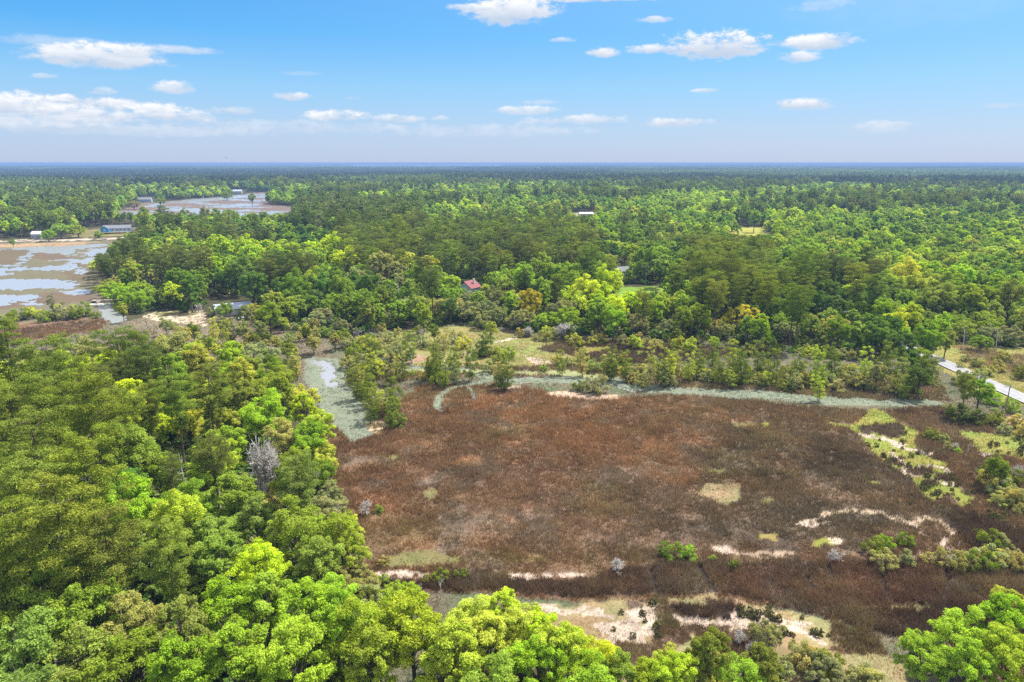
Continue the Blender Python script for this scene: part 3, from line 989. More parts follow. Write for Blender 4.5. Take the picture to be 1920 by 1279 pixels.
def build_protos():
    for kind, (fn, h, cr, counts, sizes, asp, flat) in SPEC.items():
        for var in range(NVAR[kind]):
            rng = np.random.default_rng(100 + var * 17 + sum(map(ord, kind)))
            kw = {}
            if kind == 'broadleaf_tree':
                kw = dict(base=[.24, .2, .3, .18, .26][var], cr=[4.3, 4.8, 3.6, 4.4, 3.9][var])
            if kind == 'pine_tree':
                kw = dict(base=[.46, .38, .52, .42, .34][var], narrow=[1, .85, 1.1, .95, .8][var])
            blobs, tb = fn(rng, **kw)
            along = up_sweep if kind in ('pine_tree', 'sapling') else None
            trunk = tb.mesh(kind + '_trunk', smooth=True)
            trunk.materials.append(M_PBARK if kind == 'pine_tree' else M_BARK)
            crowns = []
            for lod in range(3):
                V, F, tone = crown_mesh(kind, blobs, counts[lod], sizes[lod], asp if lod < 2 else min(asp, 2.2), rng, flat, along=along, jit=(.5, .34, .22)[lod], var=(.45, .3, .2)[lod], shell=.38 if kind == 'pine_tree' else .5, up=.6)
                me = mesh_np(kind + '_crown', V, F, ftone=tone)
                me.materials.append(M_NEEDLE if kind in ('pine_tree', 'sapling') else M_LEAF)
                crowns.append(me)
                # the same crown with the trunk in one mesh, for the far scattered wood
                if lod:
                    TV, TF = np.concatenate(tb.V), np.concatenate(tb.F)
                    if lod == 2:
                        TV, TF = tube([(0, 0, -.3), (0, 0, h * .7)], [.3, .15], 4)
                    me2 = mesh_np(kind + '_whole', np.concatenate([V, TV]), np.concatenate([F, TF + len(V)]),
                                  fmat=np.concatenate([np.zeros(len(F)), np.ones(len(TF))]), ftone=np.concatenate([tone, np.zeros(len(TF))]))
                    me2.materials.append(M_FAR)
                    me2.materials.append(M_PBARK if kind == 'pine_tree' else M_BARK)
                    PROTO[(kind, var, 'far%d' % lod)] = me2
            moss = None
            if kind == 'live_oak':
                bb = np.array(blobs)
                k = 260
                pk = rng.choice(len(bb), k)
                a = rng.uniform(0, 6.28, k)
                pos = bb[pk, :3] + np.stack([np.cos(a) * bb[pk, 3] * .8, np.sin(a) * bb[pk, 3] * .8, -bb[pk, 3] * .55 - .3], 1)
                nr = np.stack([np.cos(a), np.sin(a), np.zeros(k)], 1)
                V, F = kites(pos, nr, rng.uniform(.7, 1.7, k), 4.0, rng, 0, np.tile([0, 0, -1.0], (k, 1)))
                moss = mesh_np('oak_moss', V, F)
                moss.materials.append(M_MOSS)
            PROTO[(kind, var)] = (trunk, crowns, moss)
    for var in range(4):
        rng = np.random.default_rng(900 + var)
        me = dead(rng, h=6.5, spread=[6.0, 3.2, 5, 3.6][var], depth=4, many=[6, 4, 5, 4][var], lo=.33).mesh('dead_tree', smooth=True)
        me.materials.append(M_DEAD)
        PROTO[('dead_tree', var)] = me
    for var in range(3):
        me = snag(np.random.default_rng(950 + var), 8).mesh('bare_snag', smooth=True)
        me.materials.append(M_DEAD)
        PROTO[('bare_snag', var)] = me


build_protos()

# ------------------------------------------------------------------ where the trees stand
PAL = {  # leaf colours (albedo) and the words for them
    'L': ((0.433, 0.549, 0.026), 'lime green'), 'G': ((0.275, 0.409, 0.029), 'bright green'), 'M': ((0.199, 0.297, 0.034), 'mid green'), 'D': ((0.105, 0.196, 0.034), 'deep green'),
    'O': ((0.164, 0.218, 0.029), 'olive green'), 'P': ((0.111, 0.146, 0.036), 'dark green'), 'S': ((0.275, 0.297, 0.126), 'grey green'), 'Y': ((0.392, 0.448, 0.063), 'yellow green'),
    'T': ((0.333, 0.319, 0.105), 'tan olive'), 'A': ((0.450, 0.420, 0.037), 'golden green')}
B, K, N_, U, A_ = 'broadleaf_tree', 'live_oak', 'pine_tree', 'shrub', 'sapling'
HINTS = [  # crown centre in the photograph, crown radius in px, kind, colour
    # woods on the left, near
    (20, 665, 55, N_, 'O'), (85, 715, 55, N_, 'O'), (25, 790, 75, N_, 'O'), (115, 775, 60, N_, 'O'), (170, 800, 62, N_, 'O'), (75, 865, 80, N_, 'O'), (50, 950, 85, N_, 'O'), (165, 905, 75, N_, 'O'), (115, 1015, 85, N_, 'O'),
    (200, 1050, 65, N_, 'O'), (25, 1050, 75, N_, 'O'), (230, 755, 58, B, 'L'), (115, 705, 42, B, 'L'), (310, 800, 58, N_, 'P'), (395, 812, 52, N_, 'P'), (240, 865, 62, B, 'M'), (300, 895, 42, B, 'G'), (385, 895, 48, B, 'G'),
    (445, 935, 58, B, 'M'), (340, 985, 62, B, 'G'), (405, 1010, 52, B, 'M'), (280, 1070, 62, B, 'D'), (420, 1060, 58, B, 'G'), (485, 1065, 60, B, 'L'), (520, 945, 48, K, 'T'), (555, 1005, 62, B, 'M'), (605, 960, 55, K, 'S'),
    (595, 1055, 60, B, 'M'), (550, 895, 46, B, 'M'), (580, 830, 42, B, 'G'), (530, 830, 36, B, 'T'), (500, 785, 46, B, 'G'), (552, 742, 44, K, 'Y'), (460, 755, 40, B, 'M'), (610, 865, 30, B, 'Y'), (320, 715, 46, B, 'M'),
    (365, 690, 42, B, 'Y'), (278, 695, 38, N_, 'P'), (225, 655, 42, N_, 'O'), (430, 672, 36, B, 'G'), (480, 668, 48, K, 'S'), (548, 690, 36, A_, 'O'), (420, 790, 30, B, 'Y'), (450, 720, 40, B, 'Y'), (390, 725, 42, N_, 'O'),
    (205, 720, 40, B, 'G'), (150, 665, 30, B, 'S'), (330, 655, 34, B, 'S'), (510, 860, 34, B, 'G'), (590, 900, 40, B, 'M'), (640, 1010, 46, B, 'M'), (655, 1075, 44, K, 'T'), (600, 1000, 40, B, 'G'),
    # bottom of the picture
    (75, 1150, 90, B, 'M'), (165, 1175, 85, B, 'M'), (255, 1185, 80, B, 'T'), (340, 1200, 80, B, 'M'), (50, 1250, 95, B, 'M'), (430, 1140, 70, B, 'G'), (500, 1125, 66, B, 'G'), (575, 1165, 75, B, 'G'), (450, 1230, 80, B, 'G'),
    (550, 1245, 80, B, 'G'), (755, 1130, 42, B, 'G'), (630, 1170, 70, B, 'G'), (690, 1200, 70, B, 'G'), (775, 1190, 80, B, 'G'), (945, 1158, 54, B, 'L'), (1015, 1188, 54, B, 'L'), (880, 1172, 54, B, 'Y'), (955, 1225, 70, K, 'Y'),
    (1045, 1230, 62, B, 'L'), (835, 1240, 75, B, 'G'), (1160, 1268, 50, B, 'G'), (1125, 1248, 46, B, 'L'), (1090, 1272, 56, B, 'G'), (1205, 1275, 46, B, 'G'), (1075, 1215, 44, B, 'L'), (640, 985, 38, K, 'Y'), (622, 930, 34, B, 'S'), (598, 800, 32, B, 'Y'), (570, 772, 34, B, 'L'), (660, 1040, 34, B, 'Y'), (565, 860, 34, B, 'L'), (1725, 668, 20, B, 'G'), (1748, 676, 14, U, 'D'), (1700, 682, 18, B, 'D'), (1742, 655, 16, B, 'G'), (868, 560, 13, K, 'T'), (893, 562, 13, K, 'S'), (1148, 512, 12, N_, 'O'), (1184, 514, 12, N_, 'O'), (418, 582, 13, B, 'M'), (1010, 1255, 60, B, 'G'), (980, 1180, 56, B, 'Y'), (700, 1255, 70, B, 'G'), (240, 1260, 80, B, 'M'), (340, 1270, 80, B, 'G'), (150, 1265, 80, B, 'M'), (900, 1205, 60, B, 'Y'), (610, 1120, 50, U, 'S'), (690, 1120, 34, U, 'S'),
    (1800, 1195, 58, B, 'G'), (1870, 1180, 62, B, 'G'), (1895, 1235, 70, B, 'G'), (1730, 1235, 52, B, 'G'), (1890, 1135, 36, B, 'Y'), (1320, 1245, 50, B, 'O'), (1430, 1255, 44, B, 'O'), (1545, 1255, 42, K, 'S'), (1260, 1268, 52, B, 'G'),
    (1390, 1268, 46, B, 'G'), (1440, 1190, 40, K, 'S'), (1500, 1225, 32, U, 'S'), (1345, 1200, 30, U, 'O'), (1810, 1255, 60, B, 'G'), (1620, 1265, 30, U, 'S'), (1255, 1225, 24, U, 'Y'),
    # wooded island on the left, mid
    (195, 495, 28, K, 'Y'), (235, 500, 28, K, 'T'), (298, 485, 28, B, 'Y'), (323, 447, 32, B, 'G'), (280, 518, 28, K, 'T'), (335, 525, 28, B, 'M'), (268, 545, 26, K, 'G'), (228, 572, 20, B, 'L'), (250, 560, 22, K, 'G'),
    (310, 552, 28, K, 'M'), (355, 540, 28, B, 'D'), (400, 503, 26, B, 'G'), (450, 510, 28, B, 'D'), (475, 540, 28, B, 'D'), (583, 495, 30, B, 'M'), (617, 463, 26, B, 'L'), (463, 465, 24, B, 'L'), (317, 423, 26, N_, 'P'),
    (368, 425, 26, B, 'D'), (430, 432, 24, N_, 'P'), (477, 420, 26, N_, 'P'), (567, 407, 26, N_, 'P'), (383, 482, 26, N_, 'P'), (333, 487, 18, N_, 'P'), (517, 493, 26, N_, 'P'), (400, 460, 22, B, 'G'), (345, 575, 14, U, 'D'),
    (555, 540, 30, B, 'M'), (600, 540, 28, B, 'D'), (540, 575, 24, B, 'M'), (475, 575, 24, K, 'Y'), (505, 590, 22, B, 'M'), (420, 610, 24, K, 'S'), (455, 620, 18, B, 'S'), (210, 470, 20, N_, 'P'), (235, 462, 20, N_, 'P'), (640, 545, 26, B, 'M'),
    # centre
    (700, 447, 28, B, 'G'), (650, 493, 28, B, 'L'), (593, 490, 28, B, 'M'), (827, 420, 24, B, 'G'), (860, 425, 22, B, 'G'), (967, 423, 22, B, 'Y'), (1110, 432, 26, B, 'G'), (913, 397, 24, B, 'Y'), (1190, 403, 26, B, 'Y'),
    (767, 497, 28, B, 'Y'), (807, 500, 26, B, 'Y'), (810, 523, 26, B, 'M'), (847, 533, 20, B, 'G'), (1020, 513, 36, B, 'M'), (983, 527, 26, B, 'G'), (1067, 530, 30, B, 'M'), (1107, 513, 20, B, 'M'), (1187, 500, 16, B, 'M'),
    (843, 573, 34, K, 'T'), (927, 557, 34, K, 'S'), (880, 578, 32, K, 'S'), (993, 567, 26, B, 'A'), (977, 595, 30, K, 'S'), (1053, 582, 34, K, 'S'), (1100, 547, 30, B, 'L'), (1137, 533, 30, B, 'L'), (1123, 590, 26, B, 'G'), (1150, 600, 24, B, 'G'),
    (1183, 565, 28, B, 'L'), (717, 563, 26, B, 'M'), (643, 572, 26, B, 'M'), (593, 598, 26, K, 'S'), (793, 590, 24, B, 'M'), (747, 515, 26, B, 'S'), (690, 540, 26, B, 'D'), (760, 570, 24, K, 'S'), (690, 590, 22, B, 'M'), (640, 610, 22, K, 'S'), (1225, 590, 26, K, 'M'), (1255, 610, 24, K, 'S'), (1240, 565, 26, B, 'Y'),
    (1280, 600, 24, B, 'M'), (1015, 600, 24, K, 'G'), (905, 600, 22, K, 'S'), (950, 540, 24, B, 'Y'), (1205, 520, 22, B, 'M'), (1240, 500, 24, B, 'M'), (1275, 545, 24, B, 'D'), (1310, 593, 26, B, 'G'), (1345, 560, 24, N_, 'O'),
    # right
    (1390, 590, 40, K, 'A'), (1425, 618, 26, B, 'G'), (1360, 618, 24, K, 'T'), (1473, 620, 26, K, 'S'), (1510, 613, 26, K, 'T'), (1573, 618, 26, B, 'M'), (1557, 640, 20, K, 'S'), (1313, 507, 28, N_, 'O'), (1357, 513, 28, N_, 'O'),
    (1407, 520, 28, N_, 'O'), (1513, 507, 40, N_, 'O'), (1623, 487, 32, N_, 'P'), (1480, 523, 24, B, 'M'), (1460, 463, 28, B, 'G'), (1597, 507, 26, B, 'D'), (1640, 540, 26, N_, 'O'), (1697, 520, 30, B, 'Y'), (1710, 597, 28, B, 'G'), (1663, 587, 26, B, 'G'),
    (1610, 587, 24, B, 'M'), (1647, 627, 28, B, 'D'), (1740, 630, 30, B, 'G'), (1690, 650, 28, B, 'D'), (1773, 490, 32, K, 'M'), (1757, 480, 30, K, 'M'), (1415, 412, 17, B, 'G'), (1760, 560, 30, B, 'M'), (1820, 560, 32, B, 'M'), (1800, 520, 28, B, 'G'), (1850, 600, 30, K, 'M'),
    (1790, 605, 28, K, 'M'), (1895, 560, 30, B, 'M'), (1895, 625, 30, K, 'S'), (1840, 640, 24, K, 'M'), (1540, 570, 26, B, 'D'), (1580, 560, 24, B, 'D'), (1430, 555, 26, N_, 'O'), (1385, 540, 24, N_, 'O'), (1460, 580, 24, B, 'M'), (1775, 640, 20, B, 'M'), (1500, 570, 28, N_, 'O'),
    # shrubs and young trees along the dikes
    (700, 690, 32, K, 'Y'), (665, 660, 22, U, 'M'), (690, 640, 22, B, 'Y'), (655, 640, 18, U, 'S'), (745, 655, 26, B, 'S'), (770, 650, 22, A_, 'M'), (790, 640, 18, B, 'S'), (720, 630, 16, U, 'S'), (735, 740, 22, A_, 'O'), (690, 715, 18, A_, 'O'), (700, 765, 18, A_, 'O'),
    (735, 760, 20, A_, 'O'), (680, 735, 14, A_, 'O'), (822, 710, 18, B, 'L'), (810, 685, 18, A_, 'O'), (755, 690, 14, A_, 'O'), (950, 698, 22, A_, 'O'), (900, 655, 20, B, 'M'), (870, 640, 18, B, 'Y'), (935, 665, 22, B, 'M'), (910, 640, 20, A_, 'O'), (955, 660, 16, B, 'G'), (830, 645, 16, U, 'S'),
    (1118, 718, 26, B, 'S'), (1085, 722, 14, U, 'O'), (1115, 685, 18, B, 'M'), (1050, 680, 14, A_, 'O'), (1020, 690, 10, U, 'M'), (1145, 680, 18, A_, 'O'), (1175, 685, 18, A_, 'O'), (1245, 690, 20, A_, 'O'), (1262, 675, 18, A_, 'O'), (1310, 680, 18, A_, 'O'), (1290, 692, 16, A_, 'Y'), (1350, 690, 20, A_, 'O'),
    (1375, 670, 18, A_, 'Y'), (1395, 690, 20, A_, 'O'), (1422, 672, 18, A_, 'O'), (1450, 690, 20, A_, 'O'), (1475, 695, 16, U, 'O'), (1500, 685, 20, A_, 'O'), (1535, 690, 20, A_, 'M'), (1565, 678, 20, A_, 'O'), (1590, 698, 18, U, 'S'), (1620, 685, 24, A_, 'Y'), (1645, 700, 20, B, 'S'), (1665, 680, 20, A_, 'O'),
    (1692, 690, 18, A_, 'O'), (1725, 705, 26, B, 'P'), (1740, 690, 18, A_, 'O'), (1335, 672, 16, A_, 'O'), (1220, 678, 14, A_, 'Y'), (1575, 705, 14, U, 'S'), (1700, 715, 16, U, 'O'), (1420, 705, 14, U, 'O'), (1520, 712, 14, U, 'M'), (1250, 712, 12, U, 'O'), (1375, 712, 12, U, 'O'),
    (1812, 725, 16, N_, 'O'), (1838, 735, 28, B, 'G'), (1800, 775, 26, U, 'P'), (1830, 780, 22, U, 'P'), (1785, 765, 16, U, 'S'), (1860, 745, 18, U, 'G'), (1745, 812, 16, U, 'O'), (1768, 822, 12, U, 'S'), (1895, 760, 20, U, 'M'), (1780, 838, 12, U, 'S'), (1795, 845, 8, U, 'G'),
    (1870, 880, 26, B, 'O'), (1850, 890, 18, U, 'O'), (1895, 890, 26, U, 'O'), (1890, 920, 22, U, 'M'), (1915, 930, 20, U, 'S'), (1880, 950, 10, U, 'O'),
    (1640, 1025, 24, U, 'O'), (1660, 1018, 22, U, 'G'), (1698, 1012, 18, U, 'O'), (1700, 1046, 22, U, 'S'), (1258, 1030, 26, U, 'O'), (1292, 1036, 22, U, 'G'), (1377, 1060, 17, U, 'O'), (1336, 1047, 6, U, 'M'), (1860, 1012, 26, U, 'O'), (1880, 1018, 22, U, 'S'), (1800, 1045, 12, U, 'O'), (1835, 1000, 12, U, 'O'),
    (1900, 1040, 20, U, 'S'), (825, 1078, 18, U, 'O'), (865, 1075, 16, U, 'O'), (800, 1085, 10, U, 'O'), (710, 955, 12, U, 'M'), (720, 1085, 14, U, 'M'), (720, 1050, 14, U, 'T'),
    # shrubs of the far left marsh
    (40, 587, 18, U, 'M'), (10, 598, 16, U, 'M'), (80, 593, 16, U, 'M'), (122, 583, 22, U, 'S'), (155, 580, 20, U, 'M'), (62, 585, 16, U, 'Y'), (100, 590, 14, U, 'O'), (97, 567, 9, A_, 'P'), (180, 590, 10, U, 'O'), (140, 588, 16, U, 'O'),
    # trees by the far road and creek
    (112, 432, 20, K, 'G'), (145, 430, 20, K, 'Y'), (90, 440, 16, K, 'M'), (20, 435, 18, B, 'M'), (110, 405, 20, B, 'G'), (385, 402, 12, B, 'S'), (405, 403, 12, B, 'M'), (345, 403, 12, B, 'S'), (430, 402, 14, B, 'M'), (428, 572, 15, B, 'M'), (402, 583, 14, U, 'S'), (458, 585, 20, B, 'S'), (472, 372, 10, B, 'M'), (425, 366, 12, K, 'M'), (300, 376, 12, K, 'M'), (250, 382, 14, K, 'S'), (240, 442, 8, U, 'M'), (185, 440, 9, U, 'M'), (270, 402, 16, B, 'M'), (200, 405, 20, K, 'G'), (300, 402, 12, N_, 'P')]
DEAD = [  # centre, radius px, kind
    (480, 868, 42, 'dead_tree'), (338, 868, 16, 'bare_snag'), (330, 880, 14, 'bare_snag'), (688, 945, 22, 'dead_tree'), (1160, 1056, 19, 'dead_tree'), (1562, 1036, 20, 'dead_tree'), (1776, 1044, 16, 'dead_tree'), (1068, 612, 24, 'dead_tree'),
    (600, 568, 14, 'bare_snag'), (560, 565, 14, 'bare_snag'), (750, 560, 14, 'bare_snag'), (772, 685, 12, 'bare_snag'), (490, 655, 26, 'dead_tree'), (165, 648, 24, 'dead_tree'), (1545, 595, 14, 'bare_snag'), (1808, 640, 14, 'bare_snag'),
    (1870, 645, 14, 'bare_snag'), (790, 1108, 10, 'bare_snag'), (826, 1105, 14, 'bare_snag'), (1790, 832, 12, 'dead_tree'), (1420, 1205, 20, 'dead_tree'), (1905, 880, 18, 'dead_tree'), (1385, 1185, 18, 'dead_tree'), (672, 620, 12, 'dead_tree'),
    (640, 640, 12, 'dead_tree'), (790, 620, 12, 'dead_tree'), (990, 615, 14, 'dead_tree'), (370, 572, 12, 'dead_tree'), (150, 868, 14, 'bare_snag'), (60, 900, 14, 'bare_snag'), (250, 890, 12, 'bare_snag'), (105, 1020, 14, 'bare_snag'), (420, 1110, 12, 'bare_snag'), (225, 1165, 14, 'bare_snag'), (545, 985, 12, 'bare_snag'), (610, 985, 18, 'dead_tree'), (405, 890, 12, 'bare_snag'), (930, 1255, 16, 'dead_tree'), (720, 1180, 20, 'dead_tree'), (1812, 848, 9, 'bare_snag'), (1610, 695, 14, 'dead_tree'), (610, 600, 12, 'dead_tree'), (1495, 1215, 12, 'dead_tree')]

def extra_hints():
    r = random.Random(5)
    for (a, b, n, dv, kinds) in (((1040, 684), (1760, 712), 84, 22, 'UUUUA'), ((1150, 694), (1740, 726), 40, 9, 'U'), ((640, 650), (960, 672), 42, 30, 'UUUUA'), ((660, 700), (745, 790), 16, 16, 'UA'),
                                 ((470, 600), (650, 640), 30, 22, 'UUB'), ((300, 625), (560, 672), 36, 24, 'UBA'), ((690, 690), (950, 705), 16, 8, 'UA'), ((1770, 770), (1920, 800), 12, 14, 'U'), ((1840, 880), (1930, 960), 10, 30, 'U'),
                                 ((1240, 1240), (1640, 1262), 22, 22, 'U'), ((650, 1060), (720, 1160), 10, 20, 'U'), ((1640, 1052), (1920, 1046), 14, 8, 'U'), ((1780, 690), (1930, 690), 16, 22, 'U'), ((700, 615), (1290, 640), 40, 8, 'UUUB'), ((1290, 640), (1600, 665), 24, 8, 'UU')):
        for k in range(n):
            t = r.random()
            u, v = a[0] + (b[0] - a[0]) * t + r.uniform(-12, 12), a[1] + (b[1] - a[1]) * t + r.uniform(-dv, dv)
            kd = {'U': U, 'A': A_, 'B': B}[r.choice(kinds)]
            s = (v - 305) / 390
            HINTS.append((u, v, (r.uniform(8, 19) if kd == U else r.uniform(11, 19)) * s ** .8, kd, r.choice('TSSTYOST' if kd == U else 'YOTSYO')))


extra_hints()
HINTS = [(u, v, r, U if k == B and 625 < v < 735 and 640 < u < 1165 else k, c) for u, v, r, k, c in HINTS]
trees = []        # dicts: x, y, kind, s (scale), col, word, hint


def place_hint(u, v, r, kind, c):
    _, h, cr = SPEC[kind][:3]
    cz = {'broadleaf_tree': .62, 'live_oak': .55, 'pine_tree': .74, 'shrub': .5, 'sapling': .5}[kind]
    s = 1.0
    for _i in range(5):
        x, y = G(u, v, h * cz * s)
        f = proj(x, y, h * cz * s)[2]
        s = min(2.1 if kind == 'shrub' else 1.55, max(.42, r * f / FPX / cr))
        if kind in ('pine_tree',):
            s = min(1.3, max(.55, s))
    return x, y, s


for u, v, r, kind, c in HINTS:
    x, y, s = place_hint(u, v, r, kind, c)
    trees.append(dict(x=x, y=y, kind=kind, s=s, c=c, hint=True))

WOODS = [  # outlines on the ground where trees stand
    P((-700, 722), (0, 720), (200, 716), (420, 728), (530, 760), (556, 850), (586, 945), (636, 1090), (648, 1250), (720, 1325), (1000, 1360), (1110, 1450), (1120, 1700), (-1500, 1700), (-1500, 900)),
    P((180, 505), (198, 545), (226, 590), (262, 588), (300, 580), (380, 578), (392, 566), (470, 568), (490, 600), (570, 640), (640, 632), (720, 618), (830, 610), (960, 618), (1100, 630), (1290, 640), (1430, 654), (1560, 668), (1625, 668), (1735, 680), (1745, 650), (1800, 645), (1900, 652),
      (2700, 720), (2700, 336), (-900, 336), (-900, 446), (0, 446), (230, 442), (250, 455), (208, 482)),
]
GAPS = [P((140, 428), (255, 420), (275, 445), (140, 452)), P((212, 400), (250, 381), (330, 375), (420, 369), (470, 361), (524, 359), (502, 384), (566, 388), (566, 404), (500, 420), (330, 425), (230, 412)), P((1366, 424), (1434, 425), (1450, 448), (1383, 452)),
        P((1046, 399), (1132, 397), (1134, 409), (1058, 413)), P((1135, 535), (1256, 533), (1274, 558), (1140, 560)), P((838, 543), (915, 543), (930, 567), (832, 567)), P((385, 555), (470, 555), (480, 604), (385, 604)), P((628, 345), (648, 336), (712, 330), (720, 338), (680, 343)),
        P((1140, 495), (1180, 495), (1182, 520), (1140, 520)), P((-900, 447), (0, 446), (240, 441), (330, 434), (330, 443), (245, 452), (0, 458), (-900, 462)), P((1600, 600), (1640, 606), (1775, 672), (1765, 690), (1700, 668)), P((425, 356), (470, 354), (470, 364), (425, 366)), P((250, 370), (300, 368), (300, 382), (250, 384))]


def in_woods(x, y):
    m = np.zeros(x.shape, bool)
    for w in WOODS:
        m |= inside(w, x, y)
    for g in GAPS:
        m &= ~inside(g, x, y)
    return m


class Grid:
    def __init__(s, cell):
        s.c, s.d = cell, {}

    def near(s, x, y, r):
        k = int(r // s.c) + 1
        i, j = int(x // s.c), int(y // s.c)
        for a in range(i - k, i + k + 1):
            for b in range(j - k, j + k + 1):
                for q in s.d.get((a, b), ()):
                    yield q

    def add(s, x, y, r):
        s.d.setdefault((int(x // s.c), int(y // s.c)), []).append((x, y, r))


def fill_woods():
    grid = Grid(8)
    hx, hy, hk = [], [], []
    for t in trees:
        grid.add(t['x'], t['y'], SPEC[t['kind']][2] * t['s'])
        if t['kind'] in (B, K, N_):
            hx.append(t['x']); hy.append(t['y']); hk.append(t)
    for u, v, r, kind in DEAD:
        if v > 840 and u < 560:
            x, y = G(u, v, 9.0)
            grid.add(x, y, 4.0)
    hx, hy = np.array(hx), np.array(hy)
    # candidates: even in area out to 900 m
    n = 90000
    rmax = 2050
    x, y = [], []
    for r0, r1, k in ((30, 200, 16000), (200, 520, 32000), (520, 1000, 42000), (1000, rmax, 70000)):
        r = np.sqrt(RNG.uniform(r0 ** 2, r1 ** 2, k))
        a = RNG.uniform(math.radians(-47), math.radians(47), k)
        x.append(r * np.sin(a)); y.append(r * np.cos(a))
    x, y = np.concatenate(x), np.concatenate(y)
    m = in_woods(x, y)
    x, y = x[m], y[m]
    dark = fbm(x, y, 140, 201, 3)
    lum = fbm(x, y, 60, 221, 3)
    rnd = RNG.random((len(x), 5))
    for i in range(len(x)):
        xi, yi = x[i], y[i]
        d = math.hypot(xi, yi)
        u, v, f = proj(xi, yi, 10)
        kind = c = None
        if d < 520:
            j = int(np.argmin((hx - xi) ** 2 + (hy - yi) ** 2))
            dj = math.hypot(hx[j] - xi, hy[j] - yi)
            if dj < (16 if d < 200 else 28) and rnd[i, 0] < .78:
                kind, c = hk[j]['kind'], hk[j]['c']
        if 640 < u < 1115 and 432 < v < 512 and rnd[i, 0] < .85:      # the central stand of tall pines
            kind, c = N_, 'O' if rnd[i, 1] < .45 else 'P'
        if 1280 < u < 1440 and 470 < v < 560 and rnd[i, 0] < .8:
            kind, c = N_, 'O'
        if 540 < u < 790 and 385 < v < 432 and rnd[i, 0] < .75:
            kind, c = N_, 'P'
        if kind is None:
            q = rnd[i, 1]
            east = u > 1180
            pd = (dark[i] - .5) * 1.15 + (.02 if east else .03)
            if d > 900:
                pd += .05
            if q < pd:
                kind, c = N_, 'P' if rnd[i, 2] < .75 else 'O'
            else:
                kind = B if rnd[i, 2] < .62 else K
                z = rnd[i, 3] + (lum[i] - .5) * 1.2 + .06
                c = 'D' if z < .22 else 'M' if z < .66 else 'G' if z < .88 else 'Y' if z < .97 else 'L'
                if kind == K and c in 'GL':
                    c = 'M'
        s = .8 + .42 * rnd[i, 4]
        if kind == N_:
            s = (.86 + .3 * rnd[i, 4]) * (.92 if d < 200 else 1)
        if kind == K:
            s *= .9
        if kind == N_ and rnd[i, 3] > .9:
            s *= 1.2
        if kind in (B, K) and d > 330:
            s *= .95 + .5 * rnd[i, 2]
        cr = SPEC[kind][2] * s
        if d > 1000:
            s *= 1.15
        ok = True
        fac = .7 if kind == N_ else .68
        for (qx, qy, qr) in grid.near(xi, yi, cr + 8):
            if (qx - xi) ** 2 + (qy - yi) ** 2 < ((cr + qr) * fac) ** 2:
                ok = False
                break
        if not ok:
            continue
        grid.add(xi, yi, cr)
        trees.append(dict(x=xi, y=yi, kind=kind, s=s, c=c, hint=False))


fill_woods()

# ------------------------------------------------------------------ names for places, used in the labels
MARKS = [('the red-roofed house', 875, 545), ('the blue house', 220, 440), ('the metal roofed house', 440, 590), ('the white sand beach', 330, 598), ('the white cottage', 1165, 520), ('the paved road', 1760, 680),
         ('the grassy clearing', 1400, 445), ('the tall pine stand', 900, 530), ('the large grey dead tree', 480, 950), ('the twin bleached snags', 335, 950), ('the pale creek mouth', 620, 720), ('the big brown marsh', 1100, 900), ('the thin pale creek', 1300, 740),
         ('the marsh grass path', 1700, 860), ('the bare sand patch', 1180, 1200), ('the near marsh dike', 1300, 1080), ('the brown meadow', 1180, 660), ('the wooden dock', 205, 570), ('the long white footpath', 850, 672), ('the roadside utility pole', 1884, 790),
         ('the far brown marsh', 80, 625), ('the far creek bank', 520, 405), ('the long white shed', 1100, 405), ('the golden spreading oak', 1390, 640), ('the marsh edge shrubs', 700, 760), ('the woodland utility pole', 1582, 640),
         ('the bright lime tree', 230, 860), ('the dense near pines', 90, 1100), ('the small marsh snags', 800, 1130), ('the mossy shrubs', 1440, 1240)]
MW = [(n, *G(u, v)) for n, u, v in MARKS]
KINDWORD = {B: 'broadleaf tree', K: 'live oak', N_: 'pine', U: 'shrub', A_: 'young conifer', 'dead_tree': 'bare dead tree', 'bare_snag': 'bare snag'}
CAT = {B: 'tree', K: 'tree', N_: 'tree', U: 'shrub', A_: 'young tree', 'dead_tree': 'dead tree', 'bare_snag': 'dead tree'}
ORD = ['first', 'second', 'third', 'fourth', 'fifth', 'sixth', 'seventh', 'eighth', 'ninth', 'tenth']


def where(x, y):
    best = min(MW, key=lambda m: math.hypot(m[1] - x, m[2] - y))
    dx, dy = x - best[1], y - best[2]
    d = math.hypot(dx, dy)
    if d < 9:
        return 'close beside ' + best[0]
    if abs(dx) > abs(dy):
        rel = 'right of' if dx > 0 else 'left of'
    else:
        rel = 'behind' if dy > 0 else 'in front of'
    if d > 45:
        rel = 'well ' + rel if rel in ('behind', 'in front of') else 'far ' + rel
    return rel + ' ' + best[0]


def sizeword(kind, s):
    if kind == N_:
        return 'tall ' if s > 1.05 else 'short ' if s < .8 else ''
    return 'large ' if s > 1.15 else 'small ' if s < .75 else ''


